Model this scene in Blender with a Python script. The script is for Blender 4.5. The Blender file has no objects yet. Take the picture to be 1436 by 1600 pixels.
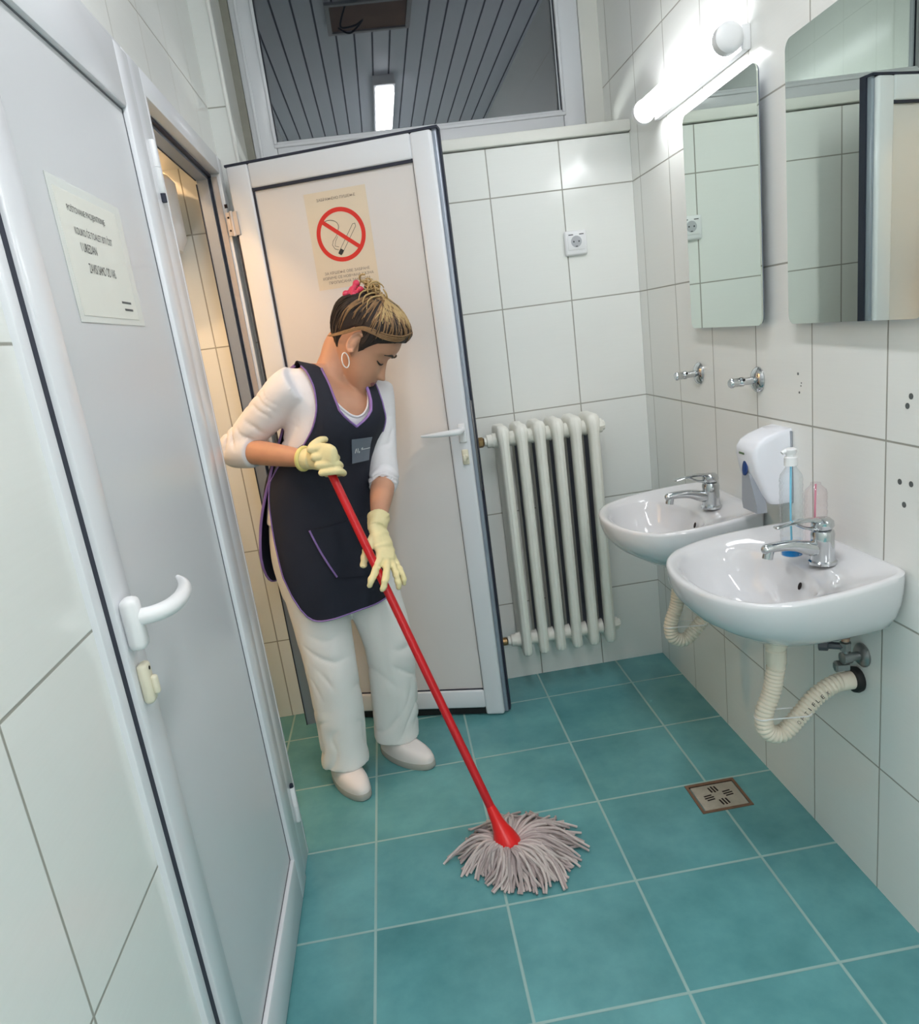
import bpy, bmesh, math, random
from mathutils import Vector, Matrix, Euler, noise
random.seed(7)
PI = math.pi
sc = bpy.context.scene
COL = sc.collection

# ------------------------------------------------------------------ camera, world, light, exposure
def setup_camera():
    f, cx, cy = 1141.918, 718.0, 822.1655
    r = Vector((0.253, -0.0891, -0.1425))
    # rotation vector (camera axes: x right, y down, z forward)
    ang = r.length
    Rr = Matrix.Rotation(ang, 3, r.normalized())
    base = Matrix(((1, 0, 0), (0, 0, -1), (0, 1, 0)))
    R = Rr @ base                                  # world -> camera
    flip = Matrix(((1, 0, 0), (0, -1, 0), (0, 0, -1)))
    Rw = (flip @ R).transposed()                   # blender camera -> world
    cam = bpy.data.cameras.new('camera')
    ob = bpy.data.objects.new('camera', cam)
    COL.objects.link(ob)
    M = Rw.to_4x4()
    M.translation = Vector((-0.9716, -2.7294, 1.3969))
    ob.matrix_world = M
    cam.sensor_fit = 'VERTICAL'
    cam.sensor_height = 32.0
    cam.sensor_width = 32.0
    cam.lens = f * 32.0 / 1600.0
    cam.shift_x = 0.0
    cam.shift_y = (cy - 800.0) / 1600.0
    cam.clip_start = 0.02
    sc.camera = ob
setup_camera()

w = bpy.data.worlds.new('night')
sc.world = w
w.use_nodes = True
w.node_tree.nodes['Background'].inputs[0].default_value = (0.004, 0.005, 0.008, 1)
w.node_tree.nodes['Background'].inputs[1].default_value = 1.0

def area(name, loc, rot, sx, sy, power, col):
    l = bpy.data.lights.new(name, 'AREA')
    l.shape = 'RECTANGLE'; l.size = sx; l.size_y = sy
    l.energy = power; l.color = col
    o = bpy.data.objects.new(name, l)
    o.location = loc; o.rotation_euler = rot
    COL.objects.link(o)
    return o
CEIL = 2.80
CEIL_POWER = 8.5
WALL_LAMP_EMIT = 13.0
STALL_POWER = 21.0
FILL_POWER = 17.0
LIGHT_COL = (1.0, 0.968, 0.962)
area('ceiling_tube_light', (-0.73, -1.80, CEIL-0.085), (0, 0, 0), 0.10, 1.20, CEIL_POWER, LIGHT_COL)
for _y in (-4.10, -5.5):  # added fill lights behind the camera, evening out the room
    area('ceiling_tube_light', (-0.73, _y, CEIL-0.085), (0, 0, 0), 0.10, 1.20, FILL_POWER, LIGHT_COL)

vs = sc.view_settings
vs.view_transform = 'Standard'
vs.look = 'None'
vs.exposure = 0.09
vs.gamma = 1.0
vs.use_curve_mapping = False
sc.display_settings.display_device = 'sRGB'
sc.cycles.use_denoising = True
sc.cycles.max_bounces = 10
sc.cycles.diffuse_bounces = 5
sc.cycles.glossy_bounces = 5
sc.cycles.transmission_bounces = 8
sc.cycles.transparent_max_bounces = 40
sc.cycles.caustics_reflective = False
sc.cycles.caustics_refractive = False
sc.cycles.sample_clamp_indirect = 6.0

# ------------------------------------------------------------------ helpers
def lin(c):
    out = []
    for v in c[:3]:
        v = v/255.0
        out.append(v/12.92 if v <= 0.04045 else ((v+0.055)/1.055)**2.4)
    return (*out, 1.0)

MATS = {}
def mat(name, rgb, rough=0.5, metal=0.0, spec=0.5, var=0.0, var_scale=20.0, bump=0.0, bump_scale=200.0,
        coat=0.0, trans=0.0, ior=1.45, sub=0.0, stretch=None, sheen=0.0):
    """simple procedural material: base colour with soft noise variation and fine noise bump"""
    if name in MATS: return MATS[name]
    m = bpy.data.materials.new(name); m.use_nodes = True
    nt = m.node_tree; b = nt.nodes['Principled BSDF']
    b.inputs['Base Color'].default_value = lin(rgb)
    b.inputs['Roughness'].default_value = rough
    b.inputs['Metallic'].default_value = metal
    b.inputs['Specular IOR Level'].default_value = spec
    b.inputs['IOR'].default_value = ior
    b.inputs['Coat Weight'].default_value = coat
    b.inputs['Transmission Weight'].default_value = trans
    if sub:
        b.inputs['Subsurface Weight'].default_value = sub
        b.inputs['Subsurface Radius'].default_value = (0.012, 0.005, 0.003)
        b.inputs['Subsurface Scale'].default_value = 0.6
    if sheen: b.inputs['Sheen Weight'].default_value = sheen
    tc = nt.nodes.new('ShaderNodeTexCoord')
    src = tc.outputs['Object']
    if stretch:
        mp = nt.nodes.new('ShaderNodeMapping'); mp.inputs['Scale'].default_value = stretch
        nt.links.new(src, mp.inputs[0]); src = mp.outputs[0]
    if var > 0:
        n = nt.nodes.new('ShaderNodeTexNoise'); n.inputs['Scale'].default_value = var_scale
        n.inputs['Detail'].default_value = 4.0
        nt.links.new(src, n.inputs['Vector'])
        mx = nt.nodes.new('ShaderNodeMix'); mx.data_type = 'RGBA'
        c = lin(rgb)
        mx.inputs[6].default_value = tuple(max(0, v*(1-var)) for v in c[:3])+(1,)
        mx.inputs[7].default_value = tuple(min(1, v*(1+var)) for v in c[:3])+(1,)
        nt.links.new(n.outputs['Fac'], mx.inputs[0])
        nt.links.new(mx.outputs[2], b.inputs['Base Color'])
    if bump > 0:
        n2 = nt.nodes.new('ShaderNodeTexNoise'); n2.inputs['Scale'].default_value = bump_scale
        n2.inputs['Detail'].default_value = 3.0
        nt.links.new(src, n2.inputs['Vector'])
        bp = nt.nodes.new('ShaderNodeBump'); bp.inputs['Strength'].default_value = bump
        bp.inputs['Distance'].default_value = 0.002
        nt.links.new(n2.outputs['Fac'], bp.inputs['Height'])
        nt.links.new(bp.outputs[0], b.inputs['Normal'])
    MATS[name] = m
    return m

def emit_mat(name, rgb, strength):
    m = bpy.data.materials.new(name); m.use_nodes = True
    b = m.node_tree.nodes['Principled BSDF']
    b.inputs['Base Color'].default_value = (0.8, 0.8, 0.8, 1)
    b.inputs['Emission Color'].default_value = lin(rgb)
    b.inputs['Emission Strength'].default_value = strength
    return m

def tile_mat(name, ua, va, su, sv, ou, ov, grout, c0, c1, cg, rough, cloud=0.0, cloud_scale=6.0, streak=0.0,
             wear=None, per_tile=0.04):
    """rectangular tiles in world space: ua / va = which axes (0,1,2) run across and up the tile"""
    m = bpy.data.materials.new(name); m.use_nodes = True
    nt = m.node_tree; N = nt.nodes; Lk = nt.links
    b = N['Principled BSDF']
    tc = N.new('ShaderNodeTexCoord'); sep = N.new('ShaderNodeSeparateXYZ')
    Lk.new(tc.outputs['Object'], sep.inputs[0])
    def M(op, a, bb=None, clamp=False):
        n = N.new('ShaderNodeMath'); n.operation = op; n.use_clamp = clamp
        for i, v in enumerate((a, bb)):
            if v is None: continue
            if isinstance(v, (int, float)): n.inputs[i].default_value = v
            else: Lk.new(v, n.inputs[i])
        return n.outputs[0]
    def coord(axis, s, o):
        p = M('DIVIDE', M('SUBTRACT', sep.outputs[axis], o), s)
        fl = M('FLOOR', p)
        fr = M('SUBTRACT', p, fl)
        d = M('MULTIPLY', M('MINIMUM', fr, M('SUBTRACT', 1.0, fr)), s)
        return fl, d
    fu, du = coord(ua, su, ou)
    fv, dv = coord(va, sv, ov)
    d = M('MINIMUM', du, dv)
    g = M('SUBTRACT', 1.0, M('DIVIDE', M('SUBTRACT', d, grout*0.35), grout*0.3, True), True)  # 1 in the joint
    # per-tile tone
    cmb = N.new('ShaderNodeCombineXYZ'); Lk.new(fu, cmb.inputs[0]); Lk.new(fv, cmb.inputs[1])
    wn = N.new('ShaderNodeTexWhiteNoise'); wn.noise_dimensions = '3D'; Lk.new(cmb.outputs[0], wn.inputs['Vector'])
    # clouds
    add = N.new('ShaderNodeVectorMath'); add.operation = 'MULTIPLY_ADD'
    Lk.new(wn.outputs['Color'], add.inputs[0]); add.inputs[1].default_value = (9, 9, 9)
    Lk.new(tc.outputs['Object'], add.inputs[2])
    ns = N.new('ShaderNodeTexNoise'); ns.inputs['Scale'].default_value = cloud_scale
    ns.inputs['Detail'].default_value = 6.0; ns.inputs['Roughness'].default_value = 0.62
    Lk.new(add.outputs[0], ns.inputs['Vector'])
    fac = M('MULTIPLY', M('SUBTRACT', ns.outputs['Fac'], 0.5), cloud*2.6)
    fac = M('ADD', fac, M('MULTIPLY', M('SUBTRACT', wn.outputs['Value'], 0.5), per_tile*4))
    if streak > 0:
        mp = N.new('ShaderNodeMapping'); s3 = [260.0, 260.0, 260.0]; s3[ua] = 5.0
        if ua != 0 and va != 0: s3[0] = 1
        mp.inputs['Scale'].default_value = s3
        Lk.new(tc.outputs['Object'], mp.inputs[0])
        n3 = N.new('ShaderNodeTexNoise'); n3.inputs['Scale'].default_value = 1.0; n3.inputs['Detail'].default_value = 2
        Lk.new(mp.outputs[0], n3.inputs['Vector'])
        fac = M('ADD', fac, M('MULTIPLY', M('SUBTRACT', n3.outputs['Fac'], 0.5), streak))
    fac = M('ADD', fac, 0.5, True)
    mx = N.new('ShaderNodeMix'); mx.data_type = 'RGBA'
    mx.inputs[6].default_value = lin(c0); mx.inputs[7].default_value = lin(c1); Lk.new(fac, mx.inputs[0])
    mg = N.new('ShaderNodeMix'); mg.data_type = 'RGBA'; Lk.new(g, mg.inputs[0])
    Lk.new(mx.outputs[2], mg.inputs[6]); mg.inputs[7].default_value = lin(cg)
    Lk.new(mg.outputs[2], b.inputs['Base Color'])
    rr = M('ADD', rough, M('MULTIPLY', g, 0.45))
    Lk.new(rr, b.inputs['Roughness'])
    hh = M('SUBTRACT', M('MULTIPLY', ns.outputs['Fac'], 0.06), g)
    bp = N.new('ShaderNodeBump'); bp.inputs['Strength'].default_value = 0.35; bp.inputs['Distance'].default_value = 0.0015
    Lk.new(hh, bp.inputs['Height']); Lk.new(bp.outputs[0], b.inputs['Normal'])
    return m

def sharp(bm, deg=38):
    for f in bm.faces: f.smooth = True
    lim = math.radians(deg)
    for e in bm.edges:
        if len(e.link_faces) == 2 and e.calc_face_angle(0) > lim: e.smooth = False

def obj(name, bm, m, parent=None, deg=38, flat=False):
    bmesh.ops.recalc_face_normals(bm, faces=bm.faces)
    if not flat: sharp(bm, deg)
    me = bpy.data.meshes.new(name); bm.to_mesh(me); bm.free()
    if isinstance(m, (list, tuple)):
        for k in m: me.materials.append(k)
    else: me.materials.append(m)
    o = bpy.data.objects.new(name, me); COL.objects.link(o)
    if parent: o.parent = parent
    return o

def thing(name, label, cat, loc=(0, 0, 0), rotz=0.0, group=None):
    o = bpy.data.objects.new(name, None); COL.objects.link(o)
    o.empty_display_size = 0.05
    o.location = loc; o.rotation_euler = (0, 0, rotz)
    o['label'] = label; o['category'] = cat
    if group: o['group'] = group
    return o
def tag(o, label, cat, group=None):
    o['label'] = label; o['category'] = cat
    if group: o['group'] = group
    return o
def struct(name, bm, m, label=None, deg=38):
    o = obj(name, bm, m, None, deg); o['kind'] = 'structure'
    if label: o['label'] = label
    return o
def dup(root, loc, rotz=None, label=None, group=None):
    r = root.copy(); COL.objects.link(r); r.location = loc
    if rotz is not None: r.rotation_euler = (0, 0, rotz)
    if label: r['label'] = label
    if group: r['group'] = group
    for ch in list(root.children):
        c = ch.copy(); COL.objects.link(c); c.parent = r
        for g in ch.children:
            d = g.copy(); COL.objects.link(d); d.parent = c
    return r

def box(bm, x0, x1, y0, y1, z0, z1, bev=0.0, seg=2):
    xs, ys, zs = sorted((x0, x1)), sorted((y0, y1)), sorted((z0, z1))
    v = [bm.verts.new((x, y, z)) for x in xs for y in ys for z in zs]
    idx = [(0, 1, 3, 2), (4, 6, 7, 5), (0, 4, 5, 1), (2, 3, 7, 6), (0, 2, 6, 4), (1, 5, 7, 3)]
    fs = [bm.faces.new([v[i] for i in q]) for q in idx]
    if bev > 0:
        es = list({e for f in fs for e in f.edges})
        bmesh.ops.bevel(bm, geom=es, offset=bev, segments=seg, profile=0.5, affect='EDGES', clamp_overlap=True)
    return bm
def B(*a, **k):
    bm = bmesh.new(); box(bm, *a, **k); return bm

def ring_loft(bm, rings, cap0=True, cap1=True, closed=True):
    vr = [[bm.verts.new(p) for p in r] for r in rings]
    n = len(vr[0])
    for a, b in zip(vr, vr[1:]):
        for i in range(n if closed else n-1):
            j = (i+1) % n
            bm.faces.new((a[i], a[j], b[j], b[i]))
    if cap0: bm.faces.new(list(reversed(vr[0])))
    if cap1: bm.faces.new(vr[-1])
    return vr

def frames(pts, up=None):
    """parallel-transport frames along a polyline"""
    pts = [Vector(p) for p in pts]; n = len(pts); T = []
    for i in range(n):
        a = pts[max(0, i-1)]; b = pts[min(n-1, i+1)]
        T.append((b-a).normalized())
    u = Vector(up) if up else (Vector((0, 0, 1)) if abs(T[0].z) < 0.9 else Vector((1, 0, 0)))
    u = (u - T[0]*u.dot(T[0])).normalized()
    out = []
    for i in range(n):
        if i > 0:
            u = (u - T[i]*u.dot(T[i]))
            u = u.normalized()
        out.append((pts[i], T[i], u, T[i].cross(u)))
    return out

def catmull(P, k):
    """resample a list of tuples (any length) with k steps a span"""
    n = len(P); out = []
    for i in range(n-1):
        p0 = P[max(0, i-1)]; p1 = P[i]; p2 = P[i+1]; p3 = P[min(n-1, i+2)]
        for s in range(k):
            t = s/k
            out.append(tuple(0.5*((2*b)+(-a+c)*t+(2*a-5*b+4*c-d)*t*t+(-a+3*b-3*c+d)*t**3) for a, b, c, d in zip(p0, p1, p2, p3)))
    out.append(tuple(P[-1]))
    return out

def tube(bm, P, seg=12, k=6, up=None, cap=True, rnd=False):
    """P: list of (x,y,z,ru[,rv]); smooth tube with elliptical section (ru along 'up', rv across)"""
    P = [tuple(p) if len(p) == 5 else tuple(p)+(p[3],) for p in P]
    Q = catmull(P, k) if k > 1 else P
    if rnd:   # rounded ends
        def endcap(q, q2):
            d = (Vector(q[:3])-Vector(q2[:3])).normalized(); r = min(q[3], q[4]); o = []
            for a in (0.35, 0.65, 0.88, 0.98):
                c = math.sqrt(max(0, 1-a*a))
                o.append(tuple(Vector(q[:3])+d*r*a)+(q[3]*c, q[4]*c))
            return o
        Q = list(reversed(endcap(Q[0], Q[1]))) + Q + endcap(Q[-1], Q[-2])
    fr = frames([q[:3] for q in Q], up)
    rings = []
    for (c, t, u, v), q in zip(fr, Q):
        rings.append([c + u*(q[3]*math.cos(2*PI*i/seg)) + v*(q[4]*math.sin(2*PI*i/seg)) for i in range(seg)])
    ring_loft(bm, rings, cap, cap)
    return bm

def cyl(bm, a, b, r0, r1=None, seg=20, cap=True):
    r1 = r0 if r1 is None else r1
    return tube(bm, [(*a, r0), (*b, r1)], seg, 1, None, cap)
def lathe(bm, c, axis, prof, seg=24, cap=True):
    """prof: list of (distance along axis, radius) from point c"""
    c = Vector(c); a = Vector(axis).normalized()
    u = Vector((0, 0, 1)) if abs(a.z) < 0.9 else Vector((1, 0, 0))
    u = (u-a*u.dot(a)).normalized(); v = a.cross(u)
    rings = [[c+a*d+u*(r*math.cos(2*PI*i/seg))+v*(r*math.sin(2*PI*i/seg)) for i in range(seg)] for d, r in prof]
    ring_loft(bm, rings, cap, cap)
    return bm

def text_bm(s, size, align='CENTER'):
    """text as a flat mesh in x (right) / y (up), origin on the first base line"""
    cu = bpy.data.curves.new('lettering', 'FONT')
    cu.body = s; cu.size = size; cu.align_x = align; cu.resolution_u = 3
    o = bpy.data.objects.new('lettering', cu); COL.objects.link(o)
    dg = bpy.context.evaluated_depsgraph_get(); dg.update()
    me = bpy.data.meshes.new_from_object(o.evaluated_get(dg))
    bm = bmesh.new(); bm.from_mesh(me)
    bpy.data.objects.remove(o); bpy.data.meshes.remove(me); bpy.data.curves.remove(cu)
    return bm
def place(bm, M): bm.transform(M); return bm
def merge(dst, src, M=None):
    if M is not None: src.transform(M)
    me = bpy.data.meshes.new('tmp'); src.to_mesh(me); src.free()
    dst.from_mesh(me); bpy.data.meshes.remove(me)
    return dst
def fit_text(s, width, height, align='CENTER'):
    bm = text_bm(s, 1.0, align)
    xs = [v.co.x for v in bm.verts]; ys = [v.co.y for v in bm.verts]
    w_, h_ = max(xs)-min(xs), max(ys)-min(ys)
    cxm, cym = (max(xs)+min(xs))/2, (max(ys)+min(ys))/2
    for v in bm.verts: v.co = Vector(((v.co.x-cxm)*width/w_, (v.co.y-cym)*height/h_, 0))
    return bm

# ------------------------------------------------------------------ materials
TILE_W, TILE_H, ROW0 = 0.2576, 0.3758, 0.3245
WT0, WT1, WG = (228, 230, 225), (238, 239, 236), (158, 157, 148)
m_back = tile_mat('white_tile_back', 0, 2, TILE_W, TILE_H, -0.2562, ROW0, 0.0042, WT0, WT1, WG, 0.16, cloud=0.12, cloud_scale=3, streak=0.35)
m_right = tile_mat('white_tile_right', 1, 2, TILE_W, TILE_H, -0.3344, ROW0, 0.0042, WT0, WT1, WG, 0.16, cloud=0.12, cloud_scale=3, streak=0.35)
m_left = tile_mat('white_tile_left', 1, 2, TILE_W, TILE_H, -2.016, ROW0, 0.0042, WT0, WT1, WG, 0.16, cloud=0.12, cloud_scale=3, streak=0.35)
m_floor = tile_mat('teal_floor_tile', 0, 1, 0.333, 0.333, -0.203, -0.2033, 0.0065, (28, 94, 102), (126, 192, 194), (150, 182, 178), 0.26, cloud=0.30, cloud_scale=4.5, per_tile=0.02)
m_pvc = mat('white_pvc', (223, 225, 229), 0.22, var=0.02, var_scale=3)
m_pvc_panel = mat('white_pvc_panel', (211, 213, 216), 0.30, var=0.03, var_scale=2)
m_seal = mat('dark_rubber_seal', (38, 42, 58), 0.6)
m_alu = mat('grey_blue_profile', (150, 158, 170), 0.3, 0.3)
m_paint = mat('white_paint', (225, 225, 218), 0.45, var=0.04, var_scale=5)
def clear_mat(name, rgb):
    m = bpy.data.materials.new(name); m.use_nodes = True
    nt = m.node_tree; N = nt.nodes; N.remove(N['Principled BSDF'])
    tr = N.new('ShaderNodeBsdfTransparent'); tr.inputs[0].default_value = lin(rgb)
    gl = N.new('ShaderNodeBsdfGlossy'); gl.inputs['Roughness'].default_value = 0.03
    lwt = N.new('ShaderNodeLayerWeight'); lwt.inputs[0].default_value = 0.22
    lw = N.new('ShaderNodeMath'); lw.operation = 'MULTIPLY'; lw.inputs[1].default_value = 0.7
    nt.links.new(lwt.outputs['Facing'], lw.inputs[0])
    mx = N.new('ShaderNodeMixShader')
    nt.links.new(lw.outputs[0], mx.inputs[0]); nt.links.new(tr.outputs[0], mx.inputs[1]); nt.links.new(gl.outputs[0], mx.inputs[2])
    nt.links.new(mx.outputs[0], N['Material Output'].inputs[0])
    return m
m_ceil = mat('white_ceiling_slat', (205, 207, 212), 0.4, var=0.04, var_scale=2)
m_gap = mat('dark_gap', (40, 42, 44), 0.9)
m_ceramic = mat('white_ceramic', (214, 215, 217), 0.07, coat=0.4, var=0.01, var_scale=4)
m_chrome = mat('chrome', (205, 208, 210), 0.10, 1.0, var=0.03, var_scale=30)
m_brass = mat('old_brass', (150, 122, 84), 0.35, 0.8, var=0.15, var_scale=60)
m_rad = mat('radiator_enamel', (238, 237, 228), 0.35, var=0.03, var_scale=10, bump=0.1, bump_scale=60)
m_cream = mat('cream_plastic', (224, 218, 196), 0.35, var=0.03)
m_white_pl = mat('white_plastic', (232, 233, 234), 0.28, var=0.01)
m_hose = mat('cream_hose_plastic', (222, 213, 196), 0.4, var=0.05, var_scale=30)
m_black = mat('black_rubber', (28, 28, 30), 0.55)
m_paper = mat('aged_paper', (222, 208, 186), 0.8, var=0.04, var_scale=12)
m_paper2 = mat('white_paper', (226, 226, 218), 0.5, var=0.02)
m_ink = mat('black_ink', (58, 56, 56), 0.8)
m_redink = mat('red_ink', (214, 48, 40), 0.6)
m_grey_pl = mat('grey_plastic', (150, 156, 164), 0.35)
m_blue_pl = mat('blue_plastic', (30, 62, 120), 0.2)
m_steel = mat('dull_steel', (186, 178, 164), 0.42, 0.5, var=0.25, var_scale=40)
m_rust = mat('rusty_steel', (120, 92, 74), 0.7, 0.2, var=0.3, var_scale=60)
m_hole = mat('dark_hole', (36, 26, 24), 0.9)
# ------------------------------------------------------------------ room shell
FRONT = -6.4
XL = -1.41            # tiled face of the left partition
struct('floor', B(-2.5, 0.1, FRONT, 0.1, -0.08, 0.0), m_floor)
bm = bmesh.new()
box(bm, -2.5, 0.12, 0.0, 0.34, -0.08, 1.985)                 # below the window
box(bm, -2.5, -1.345, 0.0, 0.34, 1.985, 3.0)                 # left of the recess
box(bm, -1.345, 0.12, 0.0, 0.34, 2.735, 3.0)                 # above
struct('wall_back', bm, m_back)
struct('wall_right', B(0.0, 0.12, FRONT, 0.34, -0.08, 3.0), m_right)
bm = bmesh.new()
box(bm, -1.53, XL, FRONT, -1.766, -0.08, 3.0)
box(bm, -1.53, XL, -1.766, 0.0, 2.045, 3.0)
struct('wall_left', bm, m_left)
struct('wall_front', B(-2.5, 0.12, FRONT-0.12, FRONT, -0.08, 3.0), m_back)
struct('ceiling', B(-2.5, 0.12, FRONT, 0.34, CEIL, CEIL+0.1),
       tile_mat('slatted_ceiling', 0, 1, 0.085, 9.0, -0.02, -5.0, 0.009, (208, 213, 224), (220, 224, 232), (92, 95, 104), 0.35, cloud=0.05))
# the cubicle behind the open door
struct('wall_cubicle_side', B(-2.5, -1.53, -0.965, -0.905, -0.08, CEIL), m_back)
struct('wall_cubicle_far', B(-2.5, -2.44, -0.905, 0.0, -0.08, CEIL), m_left)
struct('trim_6', B(-1.60, -1.53, -0.905, 0.0, 2.035, CEIL), m_left)
struct('wall_outer_left', B(-2.62, -2.5, FRONT, 0.34, -0.08, 3.0), m_left)
# sill, corner bead, reveals
bm = B(-1.345, 0.0, -0.016, 0.262, 1.99, 2.026, 0.004)
struct('trim_1', bm, m_paint)
struct('trim_2', B(-1.352, -1.340, -0.006, 0.012, 2.026, 2.80, 0.003), mat('corner_bead', (232, 232, 228), 0.4))
struct('trim_3', B(-1.345, -1.318, 0.262, 0.30, 2.026, 2.735), mat('grey_filler', (150, 148, 138), 0.9, var=0.15, var_scale=30))
struct('trim_4', B(-0.071, 0.0, 0.262, 0.31, 2.026, 2.735), m_paint)
# window
FX0, FX1, FZ0, FZ1 = -1.318, -0.071, 2.07, 2.735
wr = B(FX0, FX0+0.083, 0.27, 0.34, FZ0, FZ1, 0.006)
box(wr, FX1-0.083, FX1, 0.27, 0.34, FZ0, FZ1, 0.006)
box(wr, FX0+0.083, FX1-0.083, 0.27, 0.34, FZ0, 2.150, 0.006)
box(wr, FX0+0.083, FX1-0.083, 0.27, 0.34, FZ1-0.05, FZ1, 0.006)
for a in (FX0+0.075, FX1-0.087):
    box(wr, a, a+0.012, 0.262, 0.275, 2.140, FZ1-0.04, 0.003)
box(wr, FX0+0.075, FX1-0.075, 0.262, 0.275, 2.128, 2.140, 0.003)
box(wr, FX0+0.02, FX0+0.03, 0.264, 0.272, FZ0, FZ1, 0.002)
win = struct('window_1', wr, m_pvc, 'high fixed window with white frame and dark night pane')
m_glass = mat('window_glass', (235, 240, 245), 0.0, trans=1.0, ior=2.2)
p = obj('pane', B(FX0+0.08, FX1-0.08, 0.300, 0.306, 2.145, FZ1-0.045), m_glass, win)
g = bmesh.new()
for q in ((FX0+0.083, FX1-0.083, 0.292, 0.299, 2.150, 2.154), (FX0+0.083, FX0+0.086, 0.292, 0.299, 2.15, FZ1-0.05), (FX1-0.086, FX1-0.083, 0.292, 0.299, 2.15, FZ1-0.05)):
    box(g, *q)
obj('glazing_seal', g, m_seal, win)
# added wall and hidden light behind the pane, brightening what the mirrors reflect
struct('wall_added_behind_pane', B(-1.62, -1.52, 0.36, 2.7, 1.2, 3.2), m_paint)
cl = bpy.data.lights.new('added_pane_wall_light', 'POINT'); cl.energy = 60.0; cl.color = (0.95, 1.0, 0.97); cl.shadow_soft_size = 0.1
co_ = bpy.data.objects.new('added_pane_wall_light', cl); co_.location = (-0.75, 1.35, 1.75); COL.objects.link(co_)

# ------------------------------------------------------------------ closed door on the left
def lever_handle(P, plate, seg=12):
    bm = bmesh.new(); tube(bm, P, seg, 6, (0, 0, 1), True, True); return bm

d1 = B(-1.47, -1.400, -1.766, -1.738, 0.0, 2.045, 0.004)                      # left jamb
box(d1, -1.47, -1.400, -0.985, -0.868, 0.0, 2.045, 0.005)                     # post between the doors
box(d1, -1.47, -1.400, -1.766, -0.985, 2.022, 2.045, 0.004)
d1o = struct('door_1', d1, m_pvc, 'closed white door in the left wall with a taped notice')
LX = -1.392
bm = bmesh.new()
box(bm, -1.445, LX, -1.724, -1.652, 0.012, 2.03, 0.006)
box(bm, -1.445, LX, -1.066, -0.980, 0.012, 2.03, 0.006)
box(bm, -1.445, LX, -1.655, -1.063, 1.905, 2.03, 0.006)
box(bm, -1.445, LX, -1.655, -1.063, 0.012, 0.140, 0.006)
leaf1 = obj('door_leaf', bm, m_pvc, d1o)
obj('door_panel', B(-1.430, -1.404, -1.665, -1.060, 0.13, 1.915), m_pvc_panel, leaf1)
bm = bmesh.new()
box(bm, -1.41, -1.4025, -1.068, -1.0645, 0.139, 1.906)
box(bm, -1.41, -1.4025, -1.655, -1.066, 1.902, 1.906)
box(bm, -1.41, -1.4025, -1.655, -1.066, 0.139, 0.1425)
obj('glazing_seal', bm, mat('thin_grey_seal', (96, 98, 104), 0.6), leaf1)
obj('door_seal', B(-1.44, -1.401, -1.7385, -1.724, 0.012, 2.03), m_seal, d1o)
# handle
bm = bmesh.new()
box(bm, LX, LX+0.026, -1.720, -1.688, 1.016, 1.096, 0.011, 3)
hp = obj('handle_plate', bm, m_white_pl, d1o)
bm = bmesh.new()
tube(bm, [(LX+0.018, -1.703, 1.064, 0.0125), (LX+0.042, -1.697, 1.064, 0.0125), (LX+0.058, -1.670, 1.063, 0.0125), (LX+0.061, -1.625, 1.062, 0.012),
          (LX+0.055, -1.585, 1.062, 0.011), (LX+0.045, -1.555, 1.064, 0.008), (LX+0.034, -1.538, 1.068, 0.0045)], 14, 5, (0, 0, 1), True, True)
obj('door_handle', bm, m_white_pl, d1o)
bm = bmesh.new()
box(bm, LX, LX+0.016, -1.713, -1.687, 0.930, 0.994, 0.0075, 3)
lk = obj('lock_plate', bm, m_cream, d1o)
bm = bmesh.new(); box(bm, LX+0.014, LX+0.024, -1.706, -1.694, 0.942, 0.972, 0.0045, 3); obj('thumb_turn', bm, m_cream, lk)
bm = bmesh.new(); lathe(bm, (LX+0.0145, -1.700, 0.984), (1, 0, 0), [(0, 0.003), (0.002, 0.003)], 10); obj('screw', bm, m_hole, lk)
for z in (1.83, 0.20):
    bm = bmesh.new(); lathe(bm, (-1.397, -0.915, z-0.055), (0, 0, 1), [(0, .006), (.002, .0075), (.052, .0075), (.0535, .006), (.055, .0075), (.108, .0075), (.11, .006)], 12)
    hg = obj('hinge', bm, m_white_pl, d1o)
    bm = bmesh.new(); lathe(bm, (-1.397, -0.915, z-0.057 if z > 1 else z+0.055), (0, 0, 1), [(-0.016 if z > 1 else 0, .0072), (0.002 if z > 1 else .008, .0072)], 12)
    obj('hinge_cap', bm, m_seal, hg)
# notice taped to the closed door
nt_ = thing('notice', 'white notice in a plastic sleeve taped to the closed left door', 'notice', (-1.4035, -1.40, 1.587))
nt_.rotation_euler = (0, 0, 0)
def onleft(bm, dy, dz, dx=0.0):       # text plane (x right, y up) -> left wall facing +x ; right on the page = +y
    M = Matrix(((0, 0, 1, dx), (1, 0, 0, dy), (0, 1, 0, dz), (0, 0, 0, 1)))
    bm.transform(M); return bm
obj('sleeve', B(0, 0.0006, -0.150, 0.156, -0.104, 0.104), mat('plastic_sleeve', (222, 226, 222), 0.25), nt_)
obj('sheet', B(0.0007, 0.0012, -0.134, 0.125, -0.094, 0.089), m_paper2, nt_)
bm = bmesh.new()
for s, x0, x1, z, h in (('POŠTOVANE PACIJENTKINJE', -0.098, 0.058, 0.064, 0.0145), ('KOLIKO ĆE TOALET BITI ČIST', -0.088, 0.072, 0.035, 0.0145),
                        ('I UREDAN', -0.078, -0.014, 0.010, 0.0135), ('ZAVISI SAMO OD VAS', -0.066, 0.052, -0.020, 0.0145)):
    merge(bm, onleft(fit_text(s, x1-x0, h), (x0+x1)/2, z, 0.0016))
obj('lettering', bm, mat('grey_ink', (92, 92, 92), 0.8), nt_, flat=True)
bm = bmesh.new()
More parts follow.
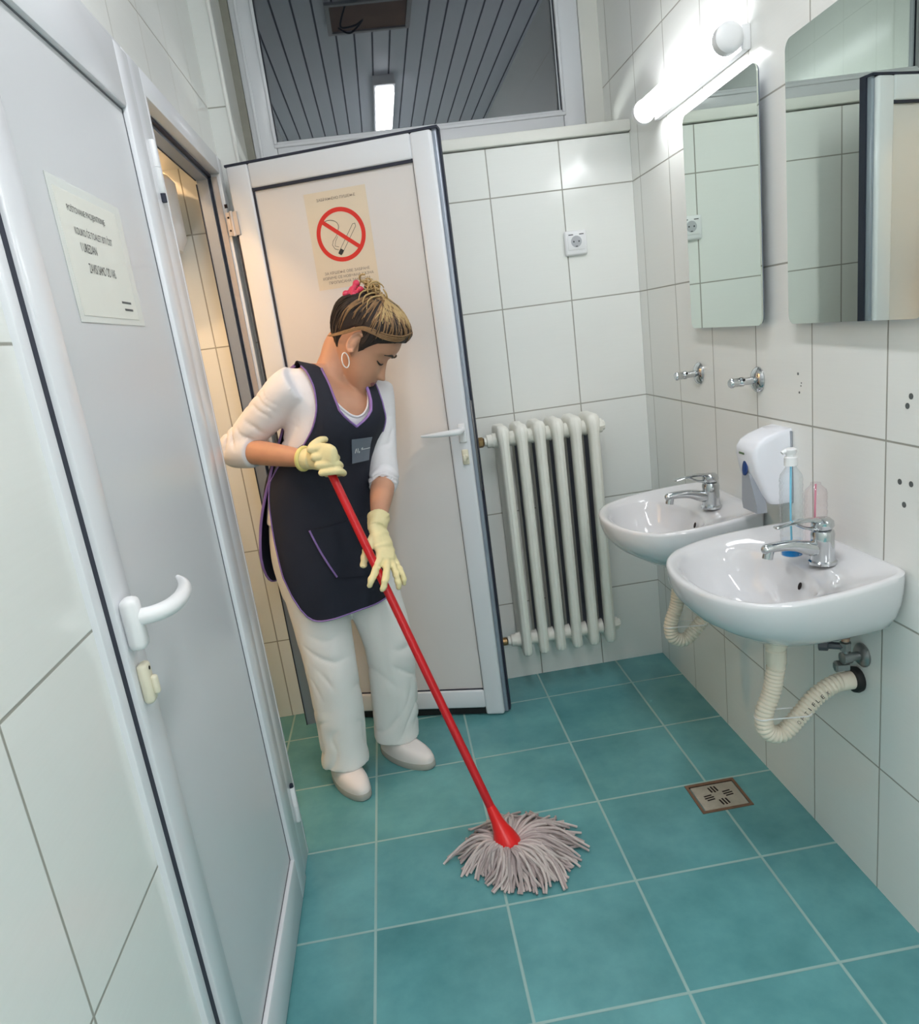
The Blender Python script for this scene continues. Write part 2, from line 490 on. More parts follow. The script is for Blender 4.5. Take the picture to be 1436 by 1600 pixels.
for z, x0, x1 in ((-0.066, 0.052, 0.098), (-0.078, 0.060, 0.100)):
    k = x0
    while k < x1:
        q = random.uniform(0.0018, 0.004); box(bm, 0.0013, 0.0016, k, k+q, z-0.0018, z+0.0018); k += q+0.0007
obj('small_print', bm, MATS['grey_ink'], nt_, flat=True)

# ------------------------------------------------------------------ open door
f2 = B(-1.47, -1.400, -0.868, -0.855, 0.0, 1.99, 0.003)
box(f2, -1.47, -1.400, -0.078, -0.012, 0.0, 2.045, 0.004)            # hinge jamb
box(f2, -1.47, -1.400, -0.868, -0.078, 1.988, 2.045, 0.004)          # lintel
d2o = struct('door_2', f2, m_pvc, 'white door standing open against the back wall with a no smoking sign')
bm = bmesh.new()
box(bm, -1.475, -1.440, -0.855, -0.078, 1.972, 1.99); box(bm, -1.475, -1.440, -0.098, -0.076, 0.0, 1.99)
fr2 = obj('frame_rebate', bm, m_alu, d2o)
bm = bmesh.new()
box(bm, -1.438, -1.430, -0.855, -0.08, 1.980, 1.9885); box(bm, -1.44, -1.432, -0.083, -0.0775, 0.0, 1.985)
box(bm, -1.478, -1.4755, -0.855, -0.1, 1.970, 1.985); box(bm, -1.4785, -1.4755, -0.102, -0.08, 0, 1.96)
obj('frame_seal', bm, m_seal, d2o)
bm = B(-1.4295, -1.412, -0.083, -0.0775, 0.02, 1.98); obj('jamb_channel', bm, mat('warm_grey_profile', (176, 168, 164), 0.35), d2o)

# local frame of the leaf: s along the leaf (x), n towards the room (-y), z up
LR = math.atan2(-0.193, 0.688)
leaf = bpy.data.objects.new('door_leaf', None)
COL.objects.link(leaf); leaf.parent = d2o; leaf.location = (-1.385, -0.10, 0); leaf.rotation_euler = (0, 0, LR)
bm = bmesh.new()
box(bm, 0.008, 0.084, 0.0, 0.045, 0.034, 2.0, 0.007, 3)
box(bm, 0.620, 0.690, 0.0, 0.045, 0.004, 2.0, 0.010, 4)
box(bm, 0.084, 0.622, 0.0, 0.045, 1.925, 2.0, 0.007, 3)
box(bm, 0.084, 0.622, 0.0, 0.045, 0.034, 0.108, 0.007, 3)
obj('leaf_frame', bm, m_pvc, leaf)
obj('leaf_panel', B(0.080, 0.626, 0.012, 0.036, 0.104, 1.929), mat('warm_white_panel', (218, 214, 212), 0.3, var=0.03, var_scale=2), leaf)
bm = bmesh.new()
box(bm, 0.0835, 0.0895, 0.006, 0.0125, 0.104, 1.918); box(bm, 0.6195, 0.6225, 0.006, 0.0125, 0.104, 1.925)
box(bm, 0.084, 0.622, 0.004, 0.0125, 1.917, 1.9265); box(bm, 0.084, 0.622, 0.006, 0.0125, 0.106, 0.111)
obj('glazing_seal', bm, m_seal, leaf)
obj('leaf_flange', B(0.690, 0.703, 0.014, 0.052, 0.01, 2.004, 0.002), m_alu, leaf)
bm = B(0.703, 0.7095, 0.030, 0.054, 0.008, 2.008); box(bm, 0.004, 0.7095, 0.004, 0.03, 2.0005, 2.0075); box(bm, 0.002, 0.0078, 0.004, 0.03, 0.01, 1.86)
obj('leaf_seal', bm, m_seal, leaf)
bm = B(0.7035, 0.7075, 0.012, 0.029, 0.86, 1.17, 0.001)
obj('lock_strip', bm, mat('strip_steel', (120, 118, 120), 0.35, 0.7), leaf)
bm = B(0.05, 0.66, 0.010, 0.034, 0.006, 0.034); obj('bottom_brush', bm, m_black, leaf)
bm = bmesh.new(); box(bm, 0.655, 0.681, -0.010, 0.0, 1.035, 1.100, 0.006, 3); hp2 = obj('handle_plate', bm, m_white_pl, leaf)
bm = bmesh.new()
tube(bm, [(0.668, -0.005, 1.079, 0.011), (0.668, -0.035, 1.079, 0.011), (0.655, -0.052, 1.079, 0.011), (0.62, -0.056, 1.078, 0.0095), (0.575, -0.054, 1.077, 0.0075), (0.538, -0.050, 1.077, 0.004)], 14, 5, (0, 0, 1), True, True)
obj('door_handle', bm, m_white_pl, leaf)
bm = bmesh.new(); box(bm, 0.657, 0.680, -0.008, 0.0, 0.960, 1.012, 0.007, 3); obj('lock_plate', bm, m_cream, leaf)
bm = bmesh.new(); lathe(bm, (0.669, 0, 0.986), (0, -1, 0), [(0, .010), (.016, .010), (.022, .007), (.022, .003)], 14); box(bm, 0.664, 0.674, -0.03, -0.018, 0.975, 0.998, 0.003); obj('thumb_turn', bm, m_cream, leaf)
for z in (1.83, 0.25):
    bm = B(-0.020, 0.0, -0.005, -0.001, z-0.036, z+0.036, 0.001); box(bm, 0.001, 0.020, -0.006, 0.0, z-0.036, z+0.036, 0.001)
    lathe(bm, (0.0, -0.004, z-0.038), (0, 0, 1), [(0, .006), (.076, .006)], 10)
    hg = obj('hinge', bm, mat('hinge_plate', (196, 188, 184), 0.4, 0.2), leaf)
    bm = bmesh.new()
    for zz in (-0.02, 0.02):
        lathe(bm, (-0.011, -0.005, z+zz), (0, -1, 0), [(0, .0035), (.001, .0035)], 10)
    box(bm, -0.018, -0.008, -0.003, -0.001, z+0.05, z+0.062)
    obj('screw', bm, m_hole, hg)

# no smoking sign on the open leaf
sg = thing('no_smoking_sign', 'yellowed paper no smoking sign with red ring on the open door', 'sign', (-1.385, -0.10, 0), LR)
S0, S1, Z0, Z1 = 0.250, 0.457, 1.585, 1.881
sc_, zc_ = 0.354, 1.746
def onleaf(bm, s, z, off=0.0):
    M = Matrix(((1, 0, 0, s), (0, 0, -1, 0.0112-off), (0, 1, 0, z), (0, 0, 0, 1)))
    bm.transform(M); return bm
obj('sheet', B(S0, S1, 0.0114, 0.0119, Z0, Z1), m_paper, sg)
bm = bmesh.new()
def annulus(bm, cx, cz, r0, r1, n=64, y=0.0):
    a = [bm.verts.new((cx+r0*math.cos(2*PI*i/n), cz+r0*math.sin(2*PI*i/n), y)) for i in range(n)]
    b = [bm.verts.new((cx+r1*math.cos(2*PI*i/n), cz+r1*math.sin(2*PI*i/n), y)) for i in range(n)]
    for i in range(n): bm.faces.new((a[i], a[(i+1) % n], b[(i+1) % n], b[i]))
annulus(bm, 0, 0, 0.069, 0.0825)
def strip(bm, P, wd, y=0.0):
    for (x0, z0), (x1, z1) in zip(P, P[1:]):
        d = Vector((x1-x0, z1-z0)); 
        if d.length < 1e-6: continue
        d.normalize(); n = Vector((-d.y, d.x))*wd/2; e = d*wd*0.25
        bm.faces.new([bm.verts.new((*q, y)) for q in ((x0-n.x-e.x, z0-n.y-e.y), (x1-n.x+e.x, z1-n.y+e.y), (x1+n.x+e.x, z1+n.y+e.y), (x0+n.x-e.x, z0+n.y-e.y))])
strip(bm, [(-0.056, 0.045), (0.056, -0.045)], 0.0125, 0.0002)
obj('ring', onleaf(bm, sc_, zc_, 0.0004), m_redink, sg, flat=True)
bm = bmesh.new()
ca = Vector((-0.012, -0.056)); cb = Vector((0.048, 0.022)); dd = (cb-ca).normalized(); nn = Vector((-dd.y, dd.x))*0.006
strip(bm, [tuple(ca+nn), tuple(cb+nn), tuple(cb+dd*0.006), tuple(cb-nn), tuple(ca-nn)], 0.0014)
q0 = ca-dd*0.004; q1 = ca+dd*0.014
bm.faces.new([bm.verts.new((*v, 0)) for v in (q0-nn, q1-nn, q1+nn, q0+nn)])
strip(bm, [(-0.034+0.030*math.cos(a), 0.026+0.022*math.sin(a)) for a in [PI*0.75-i*PI*1.05/14 for i in range(15)]], 0.0016)
strip(bm, [(-0.006, 0.012), (-0.018, -0.004), (-0.030, -0.016), (-0.034, -0.028), (-0.028, -0.040), (-0.016, -0.045)], 0.0014)
strip(bm, [(-0.012, -0.004), (-0.022, -0.018), (-0.026, -0.032), (-0.014, -0.036)], 0.0012)
obj('cigarette_symbol', onleaf(bm, sc_, zc_, 0.0003), m_ink, sg, flat=True)
obj('lettering', onleaf(fit_text('ЗАБРАЊЕНО ПУШЕЊЕ', 0.130, 0.0088), 0.355, 1.857, 0.0003), mat('faded_ink', (120, 106, 98), 0.8), sg, flat=True)
bm = bmesh.new()
for s, x0, x1, z, h in (('ЗА КРШЕЊЕ ОВЕ ЗАБРАНЕ', 0.278, 0.432, 1.634, 0.0088), ('ИЗРИЧЕ СЕ НОВЧАНА КАЗНА', 0.270, 0.443, 1.619, 0.0088), ('ПРОПИСАНА ЗАКОНОМ', 0.288, 0.428, 1.604, 0.0088)):
    merge(bm, onleaf(fit_text(s, x1-x0, h), (x0+x1)/2, z, 0.0003))
obj('lettering', bm, mat('faded_ink', (120, 106, 98), 0.8), sg, flat=True)

# opening in the slatted ceiling with a loose cable, seen mirrored in the pane
t = thing('ceiling_hatch', 'brownish opening in the slatted ceiling, mirrored in the dark pane', 'hatch', (-0.80, -0.40, CEIL))
bm = bmesh.new()
for q in ((-0.19, 0.19, -0.16, -0.14), (-0.19, 0.19, 0.14, 0.16), (-0.19, -0.17, -0.14, 0.14), (0.17, 0.19, -0.14, 0.14)): box(bm, *q, -0.012, 0.0)
obj('hatch_frame', bm, mat('grey_hatch_frame', (176, 176, 178), 0.5), t)
obj('hatch_board', B(-0.17, 0.17, -0.14, 0.14, -0.004, 0.0), mat('brown_board', (128, 104, 88), 0.8, var=0.35, var_scale=9), t)
t = thing('cable', 'loose dark cable hanging from the ceiling opening', 'cable', (-0.92, -0.40, CEIL))
bm = bmesh.new(); tube(bm, [(-.02, -.10, -.004, .004), (.03, -.04, -.05, .004), (.09, .03, -.03, .004), (.05, .09, -.07, .004), (-.01, .04, -.05, .004), (.02, .12, -.004, .004)], 8, 8)
obj('cable_loop', bm, m_black, t)

# cubicle lamp and cistern behind the open doorway
t = thing('cubicle_lamp', 'warm wall lamp inside the cubicle', 'lamp', (-1.85, -0.905, 2.28))
bm = bmesh.new(); lathe(bm, (0, 0, 0), (0, 1, 0), [(0, .05), (.015, .05), (.018, .035)], 20); obj('base', bm, m_white_pl, t)
bm = bmesh.new(); lathe(bm, (0, 0.016, 0), (0, 1, 0), [(0, .025), (.012, .042), (.03, .046), (.045, .038), (.054, .02), (.056, .004)], 20)
obj('globe', bm, emit_mat('warm_globe', (255, 190, 110), 8.0), t)
pl = bpy.data.lights.new('cubicle_lamp_light', 'POINT'); pl.energy = STALL_POWER; pl.color = (1.0, 0.60, 0.30); pl.shadow_soft_size = 0.03
po = bpy.data.objects.new('cubicle_lamp_light', pl); po.location = (-1.85, -0.80, 2.28); COL.objects.link(po)
bm = bmesh.new(); lathe(bm, (-1.665, -0.145, 1.745), (0, 0, 1), [(0, .07), (.015, .11), (.05, .130), (.22, .130), (.24, .115), (.25, .085)], 32)
tag(obj('water_tank', bm, m_white_pl), 'rounded white water tank high in the warm-lit cubicle', 'water tank')

# ------------------------------------------------------------------ ceiling tube and wall lamp
t = thing('ceiling_lamp', 'fluorescent ceiling lamp mirrored in the dark window pane', 'lamp', (-0.73, -1.80, CEIL))
obj('housing', B(-0.06, 0.06, -0.63, 0.63, -0.05, 0.0, 0.006), m_white_pl, t)
bm = bmesh.new(); box(bm, -0.052, 0.052, -0.61, 0.61, -0.078, -0.05, 0.012, 3)
obj('diffuser', bm, emit_mat('cool_diffuser', (248, 250, 255), 14.0), t)
lamp0 = t
for i_, (y_, lb_) in enumerate(((-4.10, 'added ceiling fill lamp, behind the viewer'), (-5.5, 'added ceiling fill lamp, farthest behind the viewer'))):
    dup(lamp0, (-0.73, y_, CEIL), None, lb_)  # unseen lamp bodies added to go with the fill lights

t = thing('wall_lamp', 'bright tubular wall lamp glowing above the far mirror', 'lamp', (0.0, -0.575, 1.975))
obj('back_plate', B(-0.022, 0.0, -0.29, 0.29, -0.028, 0.028, 0.005), m_white_pl, t)
bm = bmesh.new(); lathe(bm, (-0.056, -0.275, 0), (0, 1, 0), [(0, .031), (.55, .031)], 24)
obj('diffuser', bm, emit_mat('lit_tube_diffuser', (250, 252, 255), WALL_LAMP_EMIT), t)
for a, b_ in ((-0.305, 0.032), (0.273, 0.032)):
    bm = bmesh.new(); lathe(bm, (-0.056, a, 0), (0, 1, 0), [(0, .020), (.004, .029), (.009, .034), (.032, .034)] if a < 0 else [(0, .034), (.023, .034), (.028, .029), (.032, .020)], 24)
    obj('end_cap', bm, m_white_pl, t)

# ------------------------------------------------------------------ mirrors
m_mirror = mat('mirror_silver', (222, 232, 224), 0.0, 1.0)
def rrect(bm, x0, x1, ya, yb, za, zb, r, n=6):
    pts = []
    for cy, cz, a0 in ((yb-r, zb-r, 0), (ya+r, zb-r, PI/2), (ya+r, za+r, PI), (yb-r, za+r, 1.5*PI)):
        for i in range(n+1):
            a = a0+i*PI/2/n; pts.append((cy+r*math.cos(a), cz+r*math.sin(a)))
    ring_loft(bm, [[(x1, y, z) for y, z in pts], [(x0, y, z) for y, z in pts]])
    return bm
def mirror(label, y0, y1):
    t = thing('mirror', label, 'mirror', (0.004, (y0+y1)/2, 1.607), -0.0185, 'rounded wall mirrors')
    h = (y1-y0)/2
    obj('glass', rrect(bmesh.new(), -0.032, -0.028, -h, h, -0.293, 0.293, 0.022), m_mirror, t)
    obj('backing', rrect(bmesh.new(), -0.0278, -0.024, -h+0.003, h-0.003, -0.290, 0.290, 0.02), mat('grey_blue_backing', (120, 128, 142), 0.6), t)
    for z in (-0.2, 0.2):
        for y in (-h+0.05, h-0.05):
            bm = bmesh.new(); lathe(bm, (0, y, z), (-1, 0, 0), [(0.010, .012), (.0238, .012)], 14); obj('spacer', bm, m_grey_pl, t)
    return t
mirror('rounded frameless mirror under the glowing wall lamp', -0.945, -0.504)
mirror('rounded frameless mirror reflecting the open door, right of the lamp', -1.50, -1.052)

# ------------------------------------------------------------------ pipe outlets on the right wall
def outlet(label, y, z):
    t = thing('pipe_outlet', label, 'pipe outlet', (0, y, z), 0, 'chrome pipe outlets')
    bm = bmesh.new(); lathe(bm, (0, 0, 0), (-1, 0, 0), [(0, .034), (.003, .034), (.008, .030), (.013, .020), (.015, .011)], 28); obj('rosette', bm, m_chrome, t)
    bm = bmesh.new(); lathe(bm, (-0.012, 0, 0), (-1, 0, 0), [(0, .010), (.03, .010), (.031, .0125), (.038, .0125), (.04, .0115), (.056, .0115), (.058, .013), (.064, .013), (.068, .010)], 24); obj('spout', bm, m_chrome, t)
    bm = bmesh.new(); lathe(bm, (-0.046, -0.006, 0.004), (0, -1, 0.2), [(0, .0035), (.008, .0035)], 10); obj('plug', bm, m_black, t)
    return t
outlet('chrome capped pipe outlet under the far mirror, nearer the corner', -0.49, 1.175)
outlet('chrome capped pipe outlet between the two mirrors', -0.858, 1.173)

# ------------------------------------------------------------------ old screw holes
for i, (y, z, r) in enumerate(((-1.048, 1.196, .0035), (-1.053, 1.152, .003), (-1.061, 1.173, .002))):
    pass
bm = bmesh.new()
for y, z, r in ((-1.048, 1.196, .0035), (-1.053, 1.152, .003), (-1.062, 1.175, .002), (-1.060, 1.168, .002), (-1.433, 1.170, .006), (-1.424, 1.151, .006), (-1.408, 1.0, .006), (-1.440, 1.001, .006), (-1.422, .956, .006)):
    lathe(bm, (-0.0004, y, z), (1, 0, 0), [(0, r), (0.002, r)], 12)
o = struct('trim_5', bm, mat('screw_hole', (92, 96, 96), 0.8), 'old screw holes in the right wall tiles')

# ------------------------------------------------------------------ wall socket
t = thing('power_socket', 'white power socket on the tiled back wall above the radiator', 'socket', (-0.226, 0, 1.646))
obj('cover', B(-0.041, 0.041, -0.016, 0, -0.042, 0.042, 0.008, 3), m_white_pl, t)
bm = bmesh.new(); box(bm, -0.030, 0.030, -0.0185, -0.015, -0.024, 0.034, 0.002); obj('face', bm, m_white_pl, t)
bm = bmesh.new(); lathe(bm, (0, -0.019, 0.004), (0, 1, 0), [(0, .0195), (0.001, .0195), (0.0012, .018), (-0.0002, .0175)], 28); obj('well', bm, mat('socket_well', (178, 180, 184), 0.4), t)
bm = bmesh.new()
for x in (-0.0095, 0.0095): lathe(bm, (x, -0.0196, 0.004), (0, 1, 0), [(0, .003), (.001, .003)], 12)
box(bm, -0.027, -0.010, -0.0192, -0.018, 0.026, 0.029); box(bm, 0.012, 0.028, -0.0192, -0.018, 0.026, 0.029); box(bm, -0.004, 0.004, -0.0198, -0.0185, -0.014, -0.011)
obj('contact', bm, mat('socket_dark', (70, 72, 76), 0.5), t)

# ------------------------------------------------------------------ radiator
RX0, RN, RP = -0.622, 6, 0.0655
t = thing('radiator', 'white six-section column radiator on the back wall beside the open door', 'radiator', (RX0+RP*RN/2, 0, 0))
m_web = mat('dark_web_grey', (112, 116, 130), 0.7, var=0.15, var_scale=20)
def rad_section(outer):
    bm = bmesh.new()
    z0, z1 = 0.160, 1.055
    # one cast slab a section: flat ridged front, full-depth web, rounded back
    pr = [(-.0105, -.192), (-.0155, -.186), (-.0178, -.176), (-.0178, -.150), (-.0150, -.140), (-.0150, -.078), (-.0178, -.068), (-.0178, -.044), (-.0140, -.034),
          (.0140, -.034), (.0178, -.044), (.0178, -.068), (.0150, -.078), (.0150, -.140), (.0178, -.150), (.0178, -.176), (.0155, -.186), (.0105, -.192), (.0060, -.1935), (.0045, -.1955), (-.0045, -.1955), (-.0060, -.1935)]
    rings = []
    for z, s, dp in ((z0, .35, .30), (z0+.006, .72, .70), (z0+.018, 1, .92), (z0+.04, 1.0, 1), (z1-.075, 1.0, 1), (z1-.05, 1.12, 1), (z1-.03, 1.28, .98), (z1-.014, 1.2, .92), (z1-.004, .95, .80), (z1, .5, .55)):
        rings.append([(px*s, -.112+(py+.112)*dp, z) for px, py in pr])
    ring_loft(bm, rings)
    for f in bm.faces:           # inner web sides coloured darker, deepening the gaps between sections
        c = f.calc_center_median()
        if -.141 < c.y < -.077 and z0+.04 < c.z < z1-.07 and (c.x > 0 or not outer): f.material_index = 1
    for z in (z0+.055, z1-.055):
        
        lathe(bm, (-RP/2, -0.108, z), (1, 0, 0), [(0, .027), (.012, .027), (.02, .031), (RP-.02, .031), (RP-.012, .027), (RP, .027)], 20)
    return bm
first = None
for i in range(RN):
    x = (i-(RN-1)/2)*RP
    if first is None:
        first = obj('section', rad_section(True), [m_rad, m_web], t); first.location = (x, 0, 0)
        inner = obj('section', rad_section(False), [m_rad, m_web], t); inner.location = (x+RP, 0, 0)
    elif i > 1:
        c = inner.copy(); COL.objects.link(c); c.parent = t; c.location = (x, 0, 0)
RE = RP*RN/2
bm = bmesh.new(); lathe(bm, (-RE, -0.108, 1.0), (-1, 0, 0), [(0, .024), (.02, .024), (.022, .016), (.03, .016)], 16); obj('end_plug', bm, m_rad, t)
bm = bmesh.new(); lathe(bm, (-RE-.03, -0.108, 1.0), (-1, 0, 0), [(0, .013), (.006, .019), (.02, .019), (.024, .013), (.04, .013)], 6); obj('union_nut', bm, m_brass, t)
bm = bmesh.new(); lathe(bm, (-RE-.068, -0.108, 1.0), (-1, 0, 0), [(0, .015), (.004, .022), (.03, .022), (.034, .014), (.04, .014)], 16)
cyl(bm, (-RE-.086, -0.108, 1.0), (-RE-.086, -0.004, 1.0), .012); obj('valve', bm, m_rad, t)
bm = bmesh.new(); lathe(bm, (-RE, -0.108, 0.215), (-1, 0, 0), [(0, .024), (.018, .024), (.022, .018), (.032, .018)], 16); obj('end_plug', bm, m_rad, t)
bm = bmesh.new(); lathe(bm, (-RE-.032, -0.108, 0.215), (-1, 0, 0), [(0, .010), (.004, .016), (.02, .016), (.024, .009), (.034, .012), (.044, .012), (.048, .006)], 12)
cyl(bm, (-RE-.07, -0.108, 0.215), (-RE-.07, -0.004, 0.215), .009); obj('drain_cock', bm, m_brass, t)
for z in (1.0, 0.215):
    bm = bmesh.new(); lathe(bm, (RE, -0.108, z), (1, 0, 0), [(0, .026), (.014, .026), (.014, .018), (.022, .018)], 8)
    lathe(bm, (RE+.012, -0.108, z), (1, 0, 0), [(0, .020), (.012, .018)], 6); obj('air_plug', bm, m_rad, t)
for z in (0.96, 0.27):
    bm = bmesh.new(); cyl(bm, (0.03, -0.09, z), (0.03, 0.0, z), .006, seg=10); obj('bracket', bm, m_rad, t)

# ------------------------------------------------------------------ wash basins
def smooth_closed(pts, k):
    n = len(pts); out = []
    for i in range(n):
        p0, p1, p2, p3 = pts[(i-1) % n], pts[i], pts[(i+1) % n], pts[(i+2) % n]
        for s in range(k):
            t_ = s/k
            out.append(tuple(0.5*(2*b+(-a+c)*t_+(2*a-5*b+4*c-d)*t_*t_+(-a+3*b-3*c+d)*t_**3) for a, b, c, d in zip(p0, p1, p2, p3)))
    return out
half = [(0.0, 0.07), (0.0, 0.15), (0.004, 0.195), (0.030, 0.222), (0.10, 0.236), (0.18, 0.240), (0.25, 0.232), (0.315, 0.205), (0.362, 0.150), (0.388, 0.078)]
outline = smooth_closed([(x, y) for x, y in half]+[(0.396, 0.0)]+[(x, -y) for x, y in reversed(half)]+[(0.0, 0.0)], 6)
NO = len(outline)
def basin_mesh():
    bm = bmesh.new()
    def rim(x): return 0.022*max(0.0, 1-x/0.30)
    rings = []
    # underside, from the bottom upwards; (scale x, scale y, shift x, drop)
    for sx, sy, ox, z in ((0.10, 0.10, 0.170, -0.158), (0.22, 0.24, 0.130, -0.157), (0.42, 0.44, 0.080, -0.150), (0.66, 0.64, 0.03, -0.132), (0.83, 0.80, 0.0, -0.108), (0.925, 0.905, 0, -0.082), (0.975, 0.965, 0, -0.056), (0.995, 0.99, 0, -0.034), (1.0, 1.0, 0, -0.016), (1.0, 1.0, 0, -0.008), (0.997, 0.996, 0, -0.002)):
        rings.append([(max(0.0, x*sx+ox) if ox else x*sx, y*sy, z+rim(x)*min(1, max(0, (z+.1)/.1))) for x, y in outline])
    def inset(d, dz):
        o = []
        for i in range(NO):
            a = Vector(outline[(i-2) % NO]); b = Vector(outline[(i+2) % NO]); tt = (b-a).normalized(); nrm = Vector((-tt.y, tt.x))
            c = Vector((0.19, 0)) - Vector(outline[i])
            if nrm.dot(c) < 0: nrm = -nrm
            q = Vector(outline[i]) + nrm*d
            o.append((q.x, q.y, rim(outline[i][0])+dz))
        return o
    rings.append(inset(0.006, 0.001)); rings.append(inset(0.014, 0.0)); rings.append(inset(0.022, -0.004))
    # bowl
    def bowl(cx, rx0, rx1, ry, z, p=2.35, ):
        o = []
        for i in range(NO):
            q = rings_ref[i]; a = math.atan2(q[1]/0.20, (q[0]-0.23)/0.14)
            ca, sa = math.cos(a), math.sin(a)
            rx = rx1 if ca > 0 else rx0
            k = (abs(ca)**p+abs(sa)**p)**(-1/p)
            o.append((cx+rx*ca*k, ry*sa*k, z))
        return o
    rings_ref = rings[-1]
    rings.append(bowl(0.235, 0.116, 0.132, 0.198, -0.008))
    rings.append(bowl(0.235, 0.110, 0.127, 0.191, -0.014))
    rings.append(bowl(0.236, 0.103, 0.120, 0.180, -0.036))
    rings.append(bowl(0.236, 0.094, 0.108, 0.160, -0.070))
    rings.append(bowl(0.234, 0.078, 0.086, 0.125, -0.104, 2.1))
    rings.append(bowl(0.230, 0.050, 0.054, 0.075, -0.124, 2.0))
    rings.append(bowl(0.226, 0.020, 0.020, 0.022, -0.130, 2.0))
    ring_loft(bm, rings)
    for v in bm.verts: v.co.x = -v.co.x
    for v in bm.verts:
        v.co.y += 0.053
        if v.co.z < -0.01: pass
    return bm
def tap_parts(t, x, y, z):
    bm = bmesh.new()
    lathe(bm, (x, y, z), (0, 0, 1), [(0, .029), (.006, .029), (.009, .0255), (.016, .0245), (.05, .0235), (.066, .0245), (.074, .0225), (.079, .015), (.080, .004)], 26)
    tube(bm, [(x+.004, y, z+.030, .017, .018), (x-.028, y, z+.038, .0165, .0165), (x-.065, y, z+.050, .0125, .014), (x-.105, y, z+.053, .0105, .0125), (x-.128, y, z+.051, .011, .012)], 16, 5, (0, 0, 1), True, True)
    cyl(bm, (x-.122, y, z+.048), (x-.126, y, z+.030), .011, .0115, 18)
    tb = obj('tap_body', bm, m_chrome, t)
    bm = bmesh.new()
    lathe(bm, (x, y, z+.079), (0, 0, 1), [(0, .020), (.006, .0235), (.016, .0225), (.022, .016), (.024, .004)], 24)
    tube(bm, [(x+.004, y, z+.092, .008, .018), (x-.03, y, z+.102, .0045, .013), (x-.07, y, z+.101, .0035, .011), (x-.105, y, z+.096, .003, .011)], 14, 5, (0, 0, 1), True, True)
    tube(bm, [(x-.062, y, z+.098, .003, .008), (x-.040, y, z+.086, .0035, .008), (x-.016, y, z+.080, .004, .010)], 12, 4, (0, 0, 1), True, True)
    obj('tap_lever', bm, m_chrome, t)
def hose(bm, P, r, pitch=0.0092):
    Q = catmull([tuple(p) for p in P], 60)
    # resample by arc length
    L = [0]
    for a, b in zip(Q, Q[1:]): L.append(L[-1]+(Vector(b)-Vector(a)).length)
    n = int(L[-1]/pitch)*4; out = []; j = 0
    for i in range(n+1):
        s = L[-1]*i/n
        while j < len(L)-2 and L[j+1] < s: j += 1
        f_ = (s-L[j])/max(1e-9, L[j+1]-L[j]); p_ = Vector(Q[j]).lerp(Vector(Q[j+1]), f_)
        out.append((*p_, r*(1+0.085*(1, 0.55, -1, 0.55)[i % 4])))
    tube(bm, out, 20, 1, (0, 1, 0))
    return out
def basin(label, y):
    t = thing('wash_basin', label, 'wash basin', (0, y, 0.803), 0, 'white wall-hung wash basins')
    obj('bowl', basin_mesh(), m_ceramic, t, 50)
    bm = bmesh.new(); lathe(bm, (-0.226, 0.040, -0.1295), (0, 0, 1), [(0, .026), (.002, .026), (.004, .022), (.0035, .019), (.006, .017), (.008, .010), (.008, .003)], 24); obj('drain_ring', bm, m_chrome, t)
    bm = bmesh.new(); lathe(bm, (-0.1405, 0, -0.040), (-1, 0, 0.32), [(0, .0085), (0.0015, .0085)], 16)
    for v in bm.verts: v.co.y *= 0.62
    obj('overflow_hole', bm, m_hole, t)
    tap_parts(t, -0.088, 0, 0.006)
    return t
b1 = basin('white wash basin nearer the corner, with the soap dispenser beside it', -0.735)
b2 = basin('white wash basin in front, holding the bottle with blue liquid', -1.290)
# drain hoses and stop valves
HOSE_PATH = []
def trap(root, dy):
    P = [(-0.200, 0, -0.226), (-0.210, 0, -0.280), (-0.232, -0.004, -0.335), (-0.228, -0.006, -0.378), (-0.192, -0.006, -0.392), (-0.148, -0.004, -0.356), (-0.110, 0, -0.320), (-0.070, 0.002, -0.298), (-0.040, 0.004, -0.292)]
    bm = bmesh.new(); out = hose(bm, P, 0.0195)
    hs = obj('drain_hose', bm, m_hose, root); HOSE_PATH[:] = out
    bm = bmesh.new(); lathe(bm, (-0.199, 0, -0.148), (0, 0, -1), [(0, .024), (.026, .024), (.028, .0205), (.032, .0205), (.034, .0225), (.066, .0225), (.07, .0195), (.082, .0195)], 24); obj('drain_collar', bm, m_hose, root)
    bm = bmesh.new(); lathe(bm, (-0.046, 0.004, -0.2925), (1, 0, -0.02), [(0, .0195), (.002, .021), (.03, .021)], 20); obj('hose_cuff', bm, m_hose, root)
    bm = bmesh.new(); lathe(bm, (-0.016, 0.004, -0.293), (1, 0, 0), [(0, .022), (.001, .029), (.008, .031), (.016, .029)], 24); obj('wall_ring', bm, m_black, root)
    bm = bmesh.new()
    for a, b_ in (((-0.232, -0.004, -0.338), (-0.140, -0.003, -0.348)),):
        c0, c1 = Vector(a), Vector(b_)
        R_ = 0.0215; pts = []
        for i in range(13):
            an = PI/2+i*PI/12; pts.append((c0.x+R_*math.cos(an), c0.y+R_*math.sin(an)*1.0, c0.z+0.004*math.cos(an), .0016))
        for i in range(13):
            an = -PI/2+i*PI/12; pts.append((c1.x+R_*math.cos(an), c1.y+R_*math.sin(an), c1.z+0.004*math.cos(an), .0016))
        pts.append(pts[0]); tube(bm, pts, 6, 1, (0, 0, 1))
    obj('cable_tie', bm, m_white_pl, root)
    return hs
